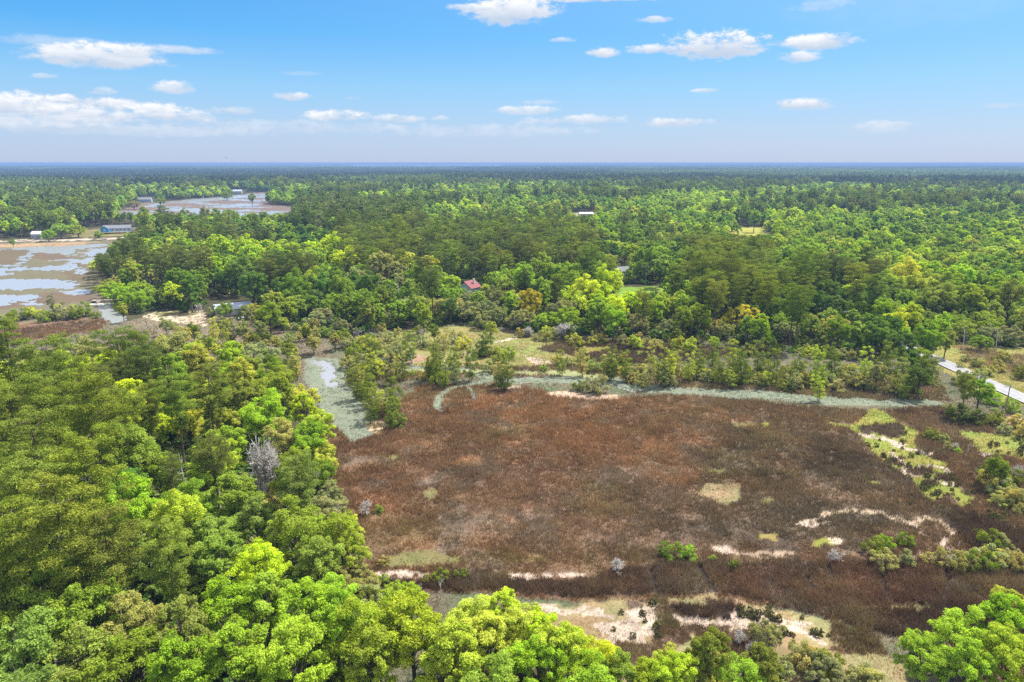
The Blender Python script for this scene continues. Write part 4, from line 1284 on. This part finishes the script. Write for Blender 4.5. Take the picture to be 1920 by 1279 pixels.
def copies():
    """single trees: the nearest of each kind become things, the rest goes to the far wood"""
    rest = []
    chosen = []
    cap = {B: 298, N_: 290, K: 230, U: 295, A_: 200}
    for kind in SPEC:
        ts = [t for t in trees if t['kind'] == kind]
        for t in ts:
            _, h, cr = SPEC[kind][:3]
            u, v, f = proj(t['x'], t['y'], h * .65 * t['s'])
            t['px'] = cr * t['s'] * FPX / max(f, 1)
            t['dist'] = f
            e = t['px'] * 1.3
            t['vis'] = (-e < u < 1920 + e) and (v - e * 1.5 < 1279) and f > 5
        vis = [t for t in ts if t['vis']]
        vis.sort(key=lambda t: -t['px'] - (1000 if t['hint'] else 0))
        chosen += vis[:cap[kind]]
        rest += vis[cap[kind]:]
        rest += [t for t in ts if not t['vis'] and (t['dist'] > 350)]
    # labels
    items = []
    for t in chosen:
        word = PAL[t['c']][1]
        t['lab'] = sizeword(t['kind'], t['s']) + word + ' ' + KINDWORD[t['kind']]
        t['where'] = where(t['x'], t['y'])
        items.append(t)
    for u, v, r, kind in DEAD:
        wood = v > 840 and u < 580
        z = 9.5 if wood else 4.0
        x, y = G(u, v, z)
        f = proj(x, y, z)[2]
        s = min(1.9, max(.25, r * f / FPX / (2.9 if kind == 'dead_tree' else 2.2)))
        if wood and kind == 'bare_snag':
            s = 1.35
        x, y = G(u, v, 9.0 if wood else 3.3 * s)
        items.append(dict(x=x, y=y, kind=kind, s=s, c=None, lab=('large ' if s > .95 else 'small ' if s < .5 else '') + 'grey ' + KINDWORD[kind], where=where(x, y), dist=f, wood=wood))
    by = {}
    for t in items:
        by.setdefault((t['lab'], t['where']), []).append(t)
    for (lab, wh), ts in by.items():
        if len(ts) == 1:
            ts[0]['label'] = lab + ' ' + wh
            continue
        ts.sort(key=lambda t: t['x'] / t['y'])
        for i, t in enumerate(ts):
            if len(ts) <= 10:
                t['label'] = ORD[i] + ' ' + lab + ' from left, ' + wh
            else:
                t['label'] = lab + ' ' + wh
    for i, t in enumerate(items):
        kind = t['kind']
        rz = random.uniform(0, 6.283)
        grp = {B: 'broadleaf trees in the woods', K: 'live oaks along the marsh', N_: 'pines in the woods', U: 'shrubs on the marsh dikes', A_: 'young conifers on the dikes', 'dead_tree': 'dead grey trees', 'bare_snag': 'bare snags'}[kind]
        if kind in ('dead_tree', 'bare_snag'):
            me = PROTO[(kind, 0 if t['s'] > 1.1 and kind == 'dead_tree' else i % (4 if kind == 'dead_tree' else 3))]
            o = bpy.data.objects.new(kind, me)
            COL.objects.link(o)
            o.location = (t['x'], t['y'], 0)
            o.scale = (t['s'], t['s'], t['s'] * (2.2 if t.get('wood') and kind == 'dead_tree' else 1))
            o.rotation_euler = (random.uniform(-.08, .08), random.uniform(-.08, .08), rz)
            tag(o, t['label'], CAT[kind], grp)
            continue
        var = random.randrange(NVAR[kind])
        trunk, crowns, moss = PROTO[(kind, var)]
        lod = 0 if t['dist'] < 330 else 1
        root = empty(kind, (t['x'], t['y'], 0), rz)
        sx = t['s'] * random.uniform(.92, 1.08)
        root.scale = (sx, sx, t['s'] * random.uniform(.92, 1.1))
        tag(root, t['label'], CAT[kind], grp)
        c = np.array(PAL[t['c']][0])
        c = c + (np.array(PAL[random.choice('TSYMY')][0]) - c) * random.uniform(0, .38 if t['c'] in 'GLYM' else .15)
        c = c * random.uniform(.84, 1.16) * np.array([random.uniform(.92, 1.14), 1, random.uniform(.85, 1.1)])
        o = bpy.data.objects.new('trunk', trunk)
        COL.objects.link(o)
        o.parent = root
        o = bpy.data.objects.new('crown', crowns[lod])
        COL.objects.link(o)
        o.parent = root
        o.color = (*c, 1)
        if moss is not None and t['dist'] < 420 and t['c'] in 'STYA':
            o = bpy.data.objects.new('moss_fronds', moss)
            COL.objects.link(o)
            o.parent = root
    return rest


VIEWS = [(445, 520, 826, 902), (322, 350, 840, 892),  # windows in which the photograph shows ground, water or a house: whatever stands in front is low there
    (222, 548, 362, 406), (180, 262, 417, 440), (-200, 165, 458, 574), (165, 208, 455, 482), (-200, 240, 446, 456), (1370, 1440, 427, 443), (1078, 1112, 399, 406), (1155, 1176, 497, 505),
    (395, 462, 558, 588), (1757, 1960, 668, 752), (640, 708, 333, 342), (268, 384, 586, 610), (190, 222, 572, 600), (866, 886, 530, 539), (1180, 1240, 540, 548), (-100, 190, 600, 640), (0, 60, 570, 600)]


def lower_trees():
    out = []
    for t in trees:
        _, h, cr = SPEC[t['kind']][:3]
        keep = True
        for u0, u1, v0, v1 in VIEWS:
            for _i in range(12):
                u, vb, f = proj(t['x'], t['y'], 0)
                r = cr * t['s'] * FPX / f
                if vb < v1 + 1 or u + r * .8 < u0 or u - r * .8 > u1:
                    break
                vt = proj(t['x'], t['y'], h * t['s'] * .97)[1]
                if vt >= v1 - (v1 - v0) * .12:
                    break
                if t['hint'] and vt > v0 + (v1 - v0) * .3:
                    break
                t['s'] *= .9
                if t['s'] < .4:
                    keep = False
                    break
            if not keep:
                break
        if keep:
            out.append(t)
    trees[:] = out


lower_trees()
REST = copies()


# ------------------------------------------------------------------ the far wood (nobody could count it)
def scatter_group(name, coll):
    """geometry nodes: one copy of a member of coll on every point, turned and scaled by the point's own numbers"""
    g = bpy.data.node_groups.new(name, 'GeometryNodeTree')
    g.interface.new_socket('Geometry', in_out='INPUT', socket_type='NodeSocketGeometry')
    g.interface.new_socket('Geometry', in_out='OUTPUT', socket_type='NodeSocketGeometry')
    nd, lk = g.nodes, g.links
    gi, go = nd.new('NodeGroupInput'), nd.new('NodeGroupOutput')
    ci = nd.new('GeometryNodeCollectionInfo')
    ci.inputs['Collection'].default_value = coll
    ci.inputs['Separate Children'].default_value = True
    ci.inputs['Reset Children'].default_value = True
    ip = nd.new('GeometryNodeInstanceOnPoints')
    ip.inputs['Pick Instance'].default_value = True

    def attr(nm, typ):
        a = nd.new('GeometryNodeInputNamedAttribute')
        a.data_type = typ
        a.inputs['Name'].default_value = nm
        return [s for s in a.outputs if s.enabled and s.name == 'Attribute'][0]
    lk.new(gi.outputs[0], ip.inputs['Points'])
    lk.new(ci.outputs[0], ip.inputs['Instance'])
    lk.new(attr('pick', 'INT'), ip.inputs['Instance Index'])
    rot = nd.new('ShaderNodeCombineXYZ')
    lk.new(attr('turn', 'FLOAT'), rot.inputs[2])
    e2r = nd.new('FunctionNodeEulerToRotation')
    lk.new(rot.outputs[0], e2r.inputs[0])
    lk.new(e2r.outputs[0], ip.inputs['Rotation'])
    lk.new(attr('size', 'FLOAT_VECTOR'), ip.inputs['Scale'])
    lk.new(ip.outputs[0], go.inputs[0])
    return g


def scatter(name, members, pts, pick, turn, size, tint):
    coll = bpy.data.collections.new(name + '_kinds')
    for i, me in enumerate(members):
        coll.objects.link(bpy.data.objects.new('%s_kind_%03d' % (name, i), me))
    n = len(pts)
    me = bpy.data.meshes.new(name)
    me.vertices.add(n)
    me.vertices.foreach_set('co', np.asarray(pts, np.float32).ravel())
    me.attributes.new('pick', 'INT', 'POINT').data.foreach_set('value', np.asarray(pick, np.int32))
    me.attributes.new('turn', 'FLOAT', 'POINT').data.foreach_set('value', np.asarray(turn, np.float32))
    me.attributes.new('size', 'FLOAT_VECTOR', 'POINT').data.foreach_set('vector', np.asarray(size, np.float32).ravel())
    c = np.ones((n, 4), np.float32)
    c[:, :3] = tint
    me.attributes.new('tint', 'FLOAT_COLOR', 'POINT').data.foreach_set('color', c.ravel())
    o = bpy.data.objects.new(name, me)
    COL.objects.link(o)
    md = o.modifiers.new('scatter', 'NODES')
    md.node_group = scatter_group(name + '_nodes', coll)
    tag(o, kind='stuff')
    return o


def far_wood():
    members, key = [], {}
    for kind in (B, K, N_, U, A_):
        for var in range(NVAR[kind]):
            for lod in (1, 2):
                key[(kind, var, lod)] = len(members)
                members.append(PROTO[(kind, var, 'far%d' % lod)])
    pts, pick, turn, size, tint = [], [], [], [], []
    for t in REST:
        d = math.hypot(t['x'], t['y'])
        pts.append((t['x'], t['y'], 0))
        pick.append(key[(t['kind'], random.randrange(NVAR[t['kind']]), 1 if d < 620 else 2)])
        turn.append(random.uniform(0, 6.28))
        size.append((t['s'], t['s'], t['s'] * random.uniform(.88, 1.12)))
        c = np.array(PAL[t['c']][0])
        c = c + (np.array(PAL[random.choice('TSMDP')][0]) - c) * random.uniform(0, .35)
        tint.append(c * random.uniform(.82, 1.18))
    scatter('far_woods', members, pts, pick, turn, size, tint)
    # beyond two kilometres: patches of many crowns
    tiles = []
    for q in range(5):
        rng = np.random.default_rng(300 + q)
        V, F, T, n0 = [], [], [], 0
        L = 130
        for k in range(150):
            cx, cy = rng.uniform(-L / 2, L / 2, 2)
            pinew = rng.random() < .5
            h = rng.uniform(11, 19) * (1.2 if pinew else 1)
            cr = rng.uniform(4.5, 7.5) * (.8 if pinew else 1)
            m = 34
            d = rng.normal(size=(m, 3))
            d[:, 2] = np.abs(d[:, 2])
            d /= np.linalg.norm(d, axis=1, keepdims=True)
            pos = np.array([cx, cy, h * .55]) + d * np.array([cr, cr, h * .45]) * rng.uniform(.75, 1.05, (m, 1))
            v, f = kites(pos, d + rng.normal(0, .4, (m, 3)), rng.uniform(3.2, 5, m), 1.4, rng)
            V.append(v); F.append(f + n0); n0 += len(v)
            T.append(np.clip((.05 if pinew else .62) + rng.normal(0, .13, m), 0, 1))
        me = mesh_np('woods_patch', np.concatenate(V), np.concatenate(F), ftone=np.concatenate(T))
        me.materials.append(M_FAR)
        tiles.append(me)
    pts, pick, turn, size, tint = [], [], [], [], []
    r = 1960.0
    while r < 13300:
        st = 100 if r < 4000 else 150
        w = math.radians(47)
        for a in np.arange(-w, w, st / r):
            aa, rr = a + random.uniform(-.3, .3) * st / r, r + random.uniform(-35, 35)
            x, y = rr * math.sin(aa), rr * math.cos(aa)
            u, v, f = proj(x, y, 0)
            if rr > 8900 and 650 < u < 985 + random.uniform(-40, 40):
                continue
            if any(inside(g, np.array([x]), np.array([y]))[0] for g in GAPS):
                continue
            pts.append((x, y, 0)); pick.append(random.randrange(5)); turn.append(random.uniform(0, 6.28))
            k = 1.0 if r < 4000 else 1.5
            size.append((k, k, random.uniform(.6, 1.1) + .9 * float(fbm(np.array([x * .3]), np.array([y]), 500, 407, 3)[0]) - .25))
            e = float(fbm(np.array([x * .45]), np.array([y]), 900, 401, 4)[0])
            c = np.array((0.095, 0.135, 0.048)) if e < .45 else np.array((0.17, 0.25, 0.055))
            c = c * random.uniform(.8, 1.25) * (.7 + .6 * e)
            tint.append(c)
        r += st * .92
    scatter('horizon_woods', tiles, pts, pick, turn, size, tint)
    # undergrowth below the trees
    n = 17000
    r = np.sqrt(np.concatenate([RNG.uniform(45 ** 2, 420 ** 2, 9000), RNG.uniform(40 ** 2, 190 ** 2, 8000)]))
    a = RNG.uniform(math.radians(-42), math.radians(42), n)
    x, y = r * np.sin(a), r * np.cos(a)
    m = in_woods(x, y)
    x, y = x[m], y[m]
    n = len(x)
    mem = [PROTO[(U, v, 'far1')] for v in range(NVAR[U])]
    s = RNG.uniform(.45, 1.05, n)
    pal = np.array([PAL[c][0] for c in 'DMDOPS'])
    scatter('undergrowth', mem, np.stack([x, y, 0 * x], 1), RNG.integers(0, 4, n), RNG.uniform(0, 6.28, n), np.stack([s * 1.2, s * 1.2, s * .9], 1), pal[RNG.integers(0, 6, n)] * RNG.uniform(.7, 1.1, (n, 1)))


far_wood()


def rush_clumps():
    pts = []
    r = random.Random(3)
    for (u0, u1, v0, v1, n) in ((1610, 1740, 825, 880, 26), (1700, 1835, 890, 955, 44), (1840, 1930, 825, 860, 16), (1845, 1890, 962, 985, 14), (1150, 1240, 1130, 1200, 10), (1440, 1620, 1150, 1200, 9), (1380, 1460, 1140, 1170, 20)):
        for k in range(n):
            pts.append((*G(r.uniform(u0, u1), r.uniform(v0, v1)), 0))
    n = len(pts)
    sz = RNG.uniform(.16, .36, n)
    scatter('rush_clumps', [PROTO[(U, v, 'far2')] for v in range(NVAR[U])], pts, RNG.integers(0, 4, n), RNG.uniform(0, 6.28, n), np.stack([sz, sz, sz], 1), np.array([.085, .082, .035]) * RNG.uniform(.7, 1.3, (n, 1)))


rush_clumps()


# ------------------------------------------------------------------ road
def strip(name, pts, w0, w1, z, mat):
    """ribbon along ground points between the offsets w0 and w1 (metres, left positive)"""
    pts = np.array(pts)
    V = []
    for i in range(len(pts)):
        d = pts[min(i + 1, len(pts) - 1)] - pts[max(i - 1, 0)]
        d /= np.linalg.norm(d)
        nrm = np.array([-d[1], d[0]])
        V += [(*(pts[i] + nrm * w0), z), (*(pts[i] + nrm * w1), z)]
    F = np.array([(2 * i, 2 * i + 1, 2 * i + 3, 2 * i + 2) for i in range(len(pts) - 1)])
    return tag(link(name, mesh_np(name, np.array(V), F), None, [mat]), kind='structure')


def build_road():
    c = [G(*p) for p in ((2300, 912), (2100, 828), (1920, 748.5), (1840, 713), (1762, 678), (1700, 652), (1640, 627), (1575, 601), (1500, 575))]
    asphalt = simple('worn_asphalt', (0.19, 0.19, 0.207), .85, .3, .8)
    white = simple('road_paint', (0.33, 0.32, 0.31), .7, .15, 2)
    yellow = simple('faded_yellow_paint', (0.28, 0.27, 0.24), .7, .2, 2)
    strip('road', c, -3.0, 3.0, .30, asphalt)
    strip('road_edge_line', c, -2.85, -2.68, .305, white)
    strip('road_edge_line', c, 2.68, 2.85, .305, white)
    strip('road_centre_line', c, -.12, .12, .305, yellow)


build_road()

# ------------------------------------------------------------------ buildings, poles, dock
M_GREY_ROOF = simple('grey_shingles', (0.125, 0.13, 0.145), .8, .25, 2)
M_METAL_ROOF = simple('pale_metal_roof', (0.25, 0.29, 0.37), .5, .12, 1.0, metal=0.0)
M_RED_ROOF = simple('red_roof', (0.15, 0.035, 0.042), .7, .15, 2)
M_WHITE = simple('white_siding', (0.42, 0.42, 0.41), .7, .08, 2)
M_BLUE = simple('blue_siding', (0.035, 0.24, 0.50), .7, .1, 2)
M_PALEBLUE = simple('pale_blue_siding', (0.30, 0.37, 0.46), .7, .08, 2)
M_GLASS = simple('dark_window_glass', (0.03, 0.04, 0.05), .15, .1, 1, spec=.6)
M_WOOD = simple('weathered_wood', (0.22, 0.19, 0.17), .9, .3, 3)
M_TAN = simple('tan_siding', (0.36, 0.32, 0.24), .7, .08, 2)
M_POLE = simple('utility_pole_wood', (0.20, 0.16, 0.13), .9, .25, 3)


def box(b, x0, y0, z0, x1, y1, z1):
    V = np.array([(x0, y0, z0), (x1, y0, z0), (x1, y1, z0), (x0, y1, z0), (x0, y0, z1), (x1, y0, z1), (x1, y1, z1), (x0, y1, z1)], float)
    b.add(V, np.array([(0, 3, 2, 1), (4, 5, 6, 7), (0, 1, 5, 4), (1, 2, 6, 5), (2, 3, 7, 6), (3, 0, 4, 7)]))


def part(name, parent, mat, boxes):
    b = Bag()
    for q in boxes:
        box(b, *q)
    return link(name, b.mesh(name), parent, [mat])


def gable(parent, x0, y0, x1, y1, z, rise, mat, over=.5, t=.18, along='x', name='roof'):
    """gable roof as two thick slopes"""
    b = Bag()
    x0, y0, x1, y1 = x0 - over, y0 - over, x1 + over, y1 + over
    if along == 'x':
        m = (y0 + y1) / 2
        prof = [(y0, z - .2), (m, z + rise), (y1, z - .2), (y1, z - .2 + t), (m, z + rise + t), (y0, z - .2 + t)]
        V = np.array([(x, p, q) for x in (x0, x1) for p, q in prof])
    else:
        m = (x0 + x1) / 2
        prof = [(x0, z - .2), (m, z + rise), (x1, z - .2), (x1, z - .2 + t), (m, z + rise + t), (x0, z - .2 + t)]
        V = np.array([(p, y, q) for y in (y0, y1) for p, q in prof])
    quads = [(i, (i + 1) % 6, 6 + (i + 1) % 6, 6 + i) for i in range(6)] + [(0, 1, 4, 5), (1, 2, 3, 4), (6, 7, 10, 11), (7, 8, 9, 10)]
    b.add(V, np.array(quads))
    return link(name, b.mesh(name), parent, [mat])


def gable_wall(parent, x0, y0, x1, y1, z, rise, mat, along='x', inset=0.03):
    """triangles under the roof at the two ends"""
    b = Bag()
    if along == 'x':
        m = (y0 + y1) / 2
        for xa, xb in ((x0 + inset, x0 + .2), (x1 - .2, x1 - inset)):
            V = np.array([(x, p, q) for x in (xa, xb) for p, q in ((y0 + .05, z), (y1 - .05, z), (m, z + rise - .1))])
            b.add(V, np.array([(0, 1, 2, 2), (3, 5, 4, 4)])[:, :3].repeat(1, 0) if False else np.array([(0, 1, 4, 3), (1, 2, 5, 4), (2, 0, 3, 5)]))
            b.add(V, np.array([(0, 2, 1, 1), (3, 4, 5, 5)])) if False else None
    return b


def house(name, label, loc, rz, L, W, hgt, rise, wall, roof, base=0.0, along='x', wins=5, deck=None, chimney=False, porch=False, group=None):
    r = empty(name, (*loc, 0), rz)
    tag(r, label, 'house', group)
    x0, x1, y0, y1 = -L / 2, L / 2, -W / 2, W / 2
    b = Bag()
    z0, z1 = base, base + hgt
    if along == 'x':
        prof = [(y0, z0), (y1, z0), (y1, z1), (0, z1 + rise * .93), (y0, z1)]
        V = np.array([(x, p, q) for x in (x0, x1) for p, q in prof], float)
    else:
        prof = [(x0, z0), (x1, z0), (x1, z1), (0, z1 + rise * .93), (x0, z1)]
        V = np.array([(p, y, q) for y in (y0, y1) for p, q in prof], float)
    me = bpy.data.meshes.new('wall')
    me.from_pydata([tuple(v) for v in V], [], [(0, 1, 2, 3, 4), (9, 8, 7, 6, 5)] + [(i, 5 + i, 5 + (i + 1) % 5, (i + 1) % 5) for i in range(5)])
    link('wall', me, r, [wall])
    rf = gable(r, x0, y0, x1, y1, z1 + .12, rise, roof, along=along)
    if chimney:
        part('chimney', rf, M_WHITE, [(x1 - 2.5, .4, z1, x1 - 1.7, 1.2, z1 + rise + 1.3)])
    for k in range(wins):
        xx = x0 + (k + .5) * L / wins
        w = part('window', r, M_GLASS, [(xx - .55, y0 - .05, z0 + 1.0, xx + .55, y0 + .02, z0 + 2.3)])
        part('frame', w, M_WHITE, [(xx - .67, y0 - .07, z0 + .88, xx - .552, y0 + .01, z0 + 2.42), (xx + .552, y0 - .07, z0 + .88, xx + .67, y0 + .01, z0 + 2.42), (xx - .55, y0 - .07, z0 + 2.302, xx + .55, y0 + .01, z0 + 2.42), (xx - .55, y0 - .07, z0 + .88, xx + .55, y0 + .01, z0 + .998)])
    for sgn in (-1, 1):
        xe = x0 if sgn < 0 else x1
        part('window', r, M_GLASS, [(min(xe, xe + sgn * .05), -.7, z0 + 1, max(xe, xe + sgn * .05), .7, z0 + 2.3)])
    part('door', r, M_WOOD, [(L * .06, y0 - .06, z0 + .05, L * .06 + 1, y0 + .01, z0 + 2.15)])
    if base > .5:
        for px in np.linspace(x0 + .3, x1 - .3, 5):
            for py in (y0 + .3, y1 - .3):
                part('stilt', r, M_WOOD, [(px - .13, py - .13, -.3, px + .13, py + .13, base)])
    if deck:
        part('deck', r, M_WHITE, [(x0 - 1, y0 - deck, base - .2, x1 + 1, y0 - .1, base)])
        part('railing', r, M_WHITE, [(x0 - 1, y0 - deck, base + .9, x1 + 1, y0 - deck + .08, base + 1.0)] + [(px, y0 - deck, base + .002, px + .08, y0 - deck + .08, base + .898) for px in np.linspace(x0 - 1, x1 + .9, 16)])
    return r


def buildings():
    x, y = G(222, 437)
    r = house('blue_house', 'bright blue house with long grey roof on stilts by the far road', (x, y), .30, 24, 9, 3.0, 2.6, M_PALEBLUE, M_GREY_ROOF, base=1.8, deck=2.2, wins=7)
    me = bpy.data.meshes.new('gable_wing')
    prof = [(-13, 1.8), (-6, 1.8), (-6, 4.9), (-9.5, 7.1), (-13, 4.9)]
    V = [(p, yy, q) for yy in (-8.5, -4.52) for p, q in prof]
    me.from_pydata(V, [], [(0, 1, 2, 3, 4), (9, 8, 7, 6, 5)] + [(i, 5 + i, 5 + (i + 1) % 5, (i + 1) % 5) for i in range(5)])
    w = link('gable_wing', me, r, [M_BLUE])
    gable(w, -13, -8.5, -6, -4.6, 5.05, 2.3, M_GREY_ROOF, along='y', over=.35)
    part('window', w, M_WHITE, [(-10.6, -8.56, 2.6, -8.4, -8.49, 4.4)])
    x, y = G(437, 588)
    r = house('metal_roof_house', 'white house with pale blue metal roof half hidden by trees near the beach', (x, y), .55, 15, 8, 2.8, 1.9, M_WHITE, M_METAL_ROOF, wins=4)
    part('annex', r, M_WHITE, [(2.5, -8.3, 0, 7.5, -4.55, 2.7)])
    part('annex_roof', r, M_METAL_ROOF, [(2.2, -8.6, 2.702, 7.8, -4.6, 2.9)])
    part('patio', r, simple('pale_concrete', (.5, .5, .48), .9, .1, 2), [(0, -12.5, -.1, 7, -8.65, .12)])
    x, y = G(880, 556)
    house('red_roof_house', 'small pale blue house with dark red gable roof among the oaks', (x, y), -.62, 9, 7.5, 5.0, 3.0, M_PALEBLUE, M_RED_ROOF, along='y', wins=3, chimney=True)
    x, y = G(1166, 518)
    house('white_house', 'white cottage glimpsed between pine trunks behind a lawn', (x, y), .2, 12, 7, 3.4, 2.2, M_WHITE, M_GREY_ROOF, wins=4)
    x, y = G(1098, 405)
    house('white_shed', 'long low white shed in a far clearing', (x, y), .1, 17, 9, 3.0, 1.6, M_WHITE, M_WHITE, wins=4)
    x, y = G(446, 363)
    house('waterside_house', 'white house with pale roof on the far creek bank', (x, y), .2, 18, 10, 5, 3.4, M_WHITE, M_METAL_ROOF, wins=6)
    x, y = G(272, 379)
    house('waterside_house', 'grey roofed house at the left end of the far creek', (x, y), .3, 22, 11, 4.5, 3.2, M_PALEBLUE, M_GREY_ROOF, wins=6)
    x, y = G(505, 355)
    house('yellow_house', 'tan house beyond the far creek above the marsh point', (x, y), -.2, 16, 11, 6, 4, M_TAN, M_WHITE, wins=4)
    x, y = G(376, 370)
    house('boathouse', 'tiny white boathouse at the far water edge', (x, y), .1, 9, 7, 3, 2.5, M_WHITE, M_WHITE, wins=2)
    for u, v, lab in ((985, 322.5, 'low white farm building far off below the horizon'), (1068, 319.5, 'pale long barn close to the horizon')):
        x, y = G(u, v)
        house('farm_building', lab, (x, y), .05, 34, 16, 10, 6, M_WHITE, M_WHITE, wins=4)
    x, y = G(72, 447)
    house('white_cabin', 'little white cabin behind trees at the sandy road', (x, y), .1, 8, 6, 4, 2.2, M_WHITE, M_WHITE, wins=3)
    # dock at the creek
    x, y = G(208, 566)
    r = tag(empty('dock', (x, y, 0), .12), 'weathered grey wooden dock on piles at the creek bend', 'dock')
    part('deck', r, M_WOOD, [(-5.5, -.9, .9, 5, .9, 1.05), (-8.5, -2.2, .898, -5.51, 2.2, 1.048)])
    for px in (-8.2, -5.8, -3, 0, 3):
        for py in (-.8, .8):
            part('pile', r, M_WOOD, [(px - .12, py - .12, -1.1, px + .12, py + .12, 1.8)])
    part('float', r, M_WHITE, [(-7.5, -6, -.35, -1.5, -4, .02)])
    part('gangway', r, M_WOOD, [(-5.2, -4.2, .15, -4.2, -.92, .9)])
    x, y = G(258, 586)
    r = tag(empty('jetty', (x, y, 0), -.35), 'short plank jetty at the sand beach end', 'jetty')
    part('deck', r, M_WOOD, [(-3, -.6, .35, 3, .6, .5)])
    for px in (-2.6, 0, 2.6):
        for py in (-.5, .5):
            part('pile', r, M_WOOD, [(px - .1, py - .1, -1.0, px + .1, py + .1, .9)])


def pole(u, v, h, label, rz):
    x, y = G(u, v)
    r = tag(empty('utility_pole', (x, y, 0), rz), label, 'utility pole', 'utility poles')
    V, F = tube([(0, 0, -.5), (0, 0, h)], [.17, .11], 8)
    b = Bag(); b.add(V, F)
    link('shaft', b.mesh('shaft', smooth=True), r, [M_POLE])
    part('crossarm', r, M_DEAD, [(-1.25, .12, h - .55, 1.25, .26, h - .4)])
    for px in (-1.15, -.5, .5, 1.15):
        part('insulator', r, M_WHITE, [(px - .06, .13, h - .398, px + .06, .25, h - .2)])
    return np.array([x, y, h])


def wires(a, b, rz, label):
    for k, off in enumerate((-1.15, 1.15)):
        d = np.array([math.cos(rz) * off, math.sin(rz) * off, -.2])
        p = [a + d + (b - a) * t - np.array([0, 0, 4 * t * (1 - t) * 1.2]) for t in np.linspace(0, 1, 14)]
        V, F = tube(p, [.014] * 14, 4)
        bg = Bag(); bg.add(V, F)
        o = link('overhead_wire', bg.mesh('overhead_wire'), None, [M_POLE])
        tag(o, label, 'wire', 'overhead wires along the road')


buildings()
p1 = pole(1882, 786, 9.5, 'leaning grey utility pole with crossarm beside the paved road', .15)
p2 = pole(1582, 632, 10.5, 'utility pole with crossarm rising from the trees by the road bend', .15)
p3 = pole(1210, 535, 11, 'slim utility pole standing in front of the pine stand', .1)
pole(41, 447, 10, 'utility pole at the sandy far road', .2)
wires(p1, p2, .15, 'thin dark wire strung between the two roadside poles')

# white broken post on the marsh and a pale fallen trunk
x, y = G(1795, 1028)
bg = Bag(); bg.add(*tube([(0, 0, -.2), (.25, .05, 1.4)], [.1, .09], 7))
o = link('broken_post', bg.mesh('broken_post', smooth=True), None, [M_DEAD]); o.location = (x, y, 0)
tag(o, 'short white leaning post on the near marsh dike', 'post')
# bird in the sky
b = Bag()
b.add(*tube([(0, -.28, 0), (0, -.1, .02), (0, .12, .02), (0, .3, 0)], [.02, .08, .09, .02], 8))
bird = link('bird', b.mesh('bird', smooth=True), None, [simple('dark_feathers', (.04, .035, .03), .8, .2, 5)])
for sg in (-1, 1):
    V = np.array([(sg * .05, -.08, .04), (sg * .05, .14, .04), (sg * .45, .12, .24), (sg * .75, -.05, .2), (sg * .4, -.08, .22),
                  (sg * .05, -.08, .055), (sg * .05, .14, .055), (sg * .45, .12, .255), (sg * .75, -.05, .21), (sg * .4, -.08, .235)])
    me = bpy.data.meshes.new('wing')
    me.from_pydata([tuple(q) for q in V], [], [(0, 1, 2, 3, 4), (9, 8, 7, 6, 5)] + [(i, i + 5, (i + 1) % 5 + 5, (i + 1) % 5) for i in range(5)])
    link('wing', me, bird, [bird.data.materials[0]])
x, y, dz = ray(424, 296)
bird.location = (x * 330, y * 330, H + dz * 330)
bird.rotation_euler = (.2, .35, 1.0)
tag(bird, 'small dark bird in flight just above the horizon', 'bird')


# ------------------------------------------------------------------ haze
def haze():
    b = Bag()
    box(b, -16000, -400, -2.5, 16000, 27000, H + .6)
    m, N, out = new_mat('haze')
    v = N.n('ShaderNodeVolumePrincipled', i={'Color': (0.20, 0.32, 0.57, 1), 'Density': 1.45e-4, 'Anisotropy': 0.0})
    N.t.links.new(v.outputs[0], out.inputs['Volume'])
    tag(link('haze', b.mesh('haze'), None, [m]), kind='stuff')


haze()
print('TREES', len(trees), 'rest', len(REST))
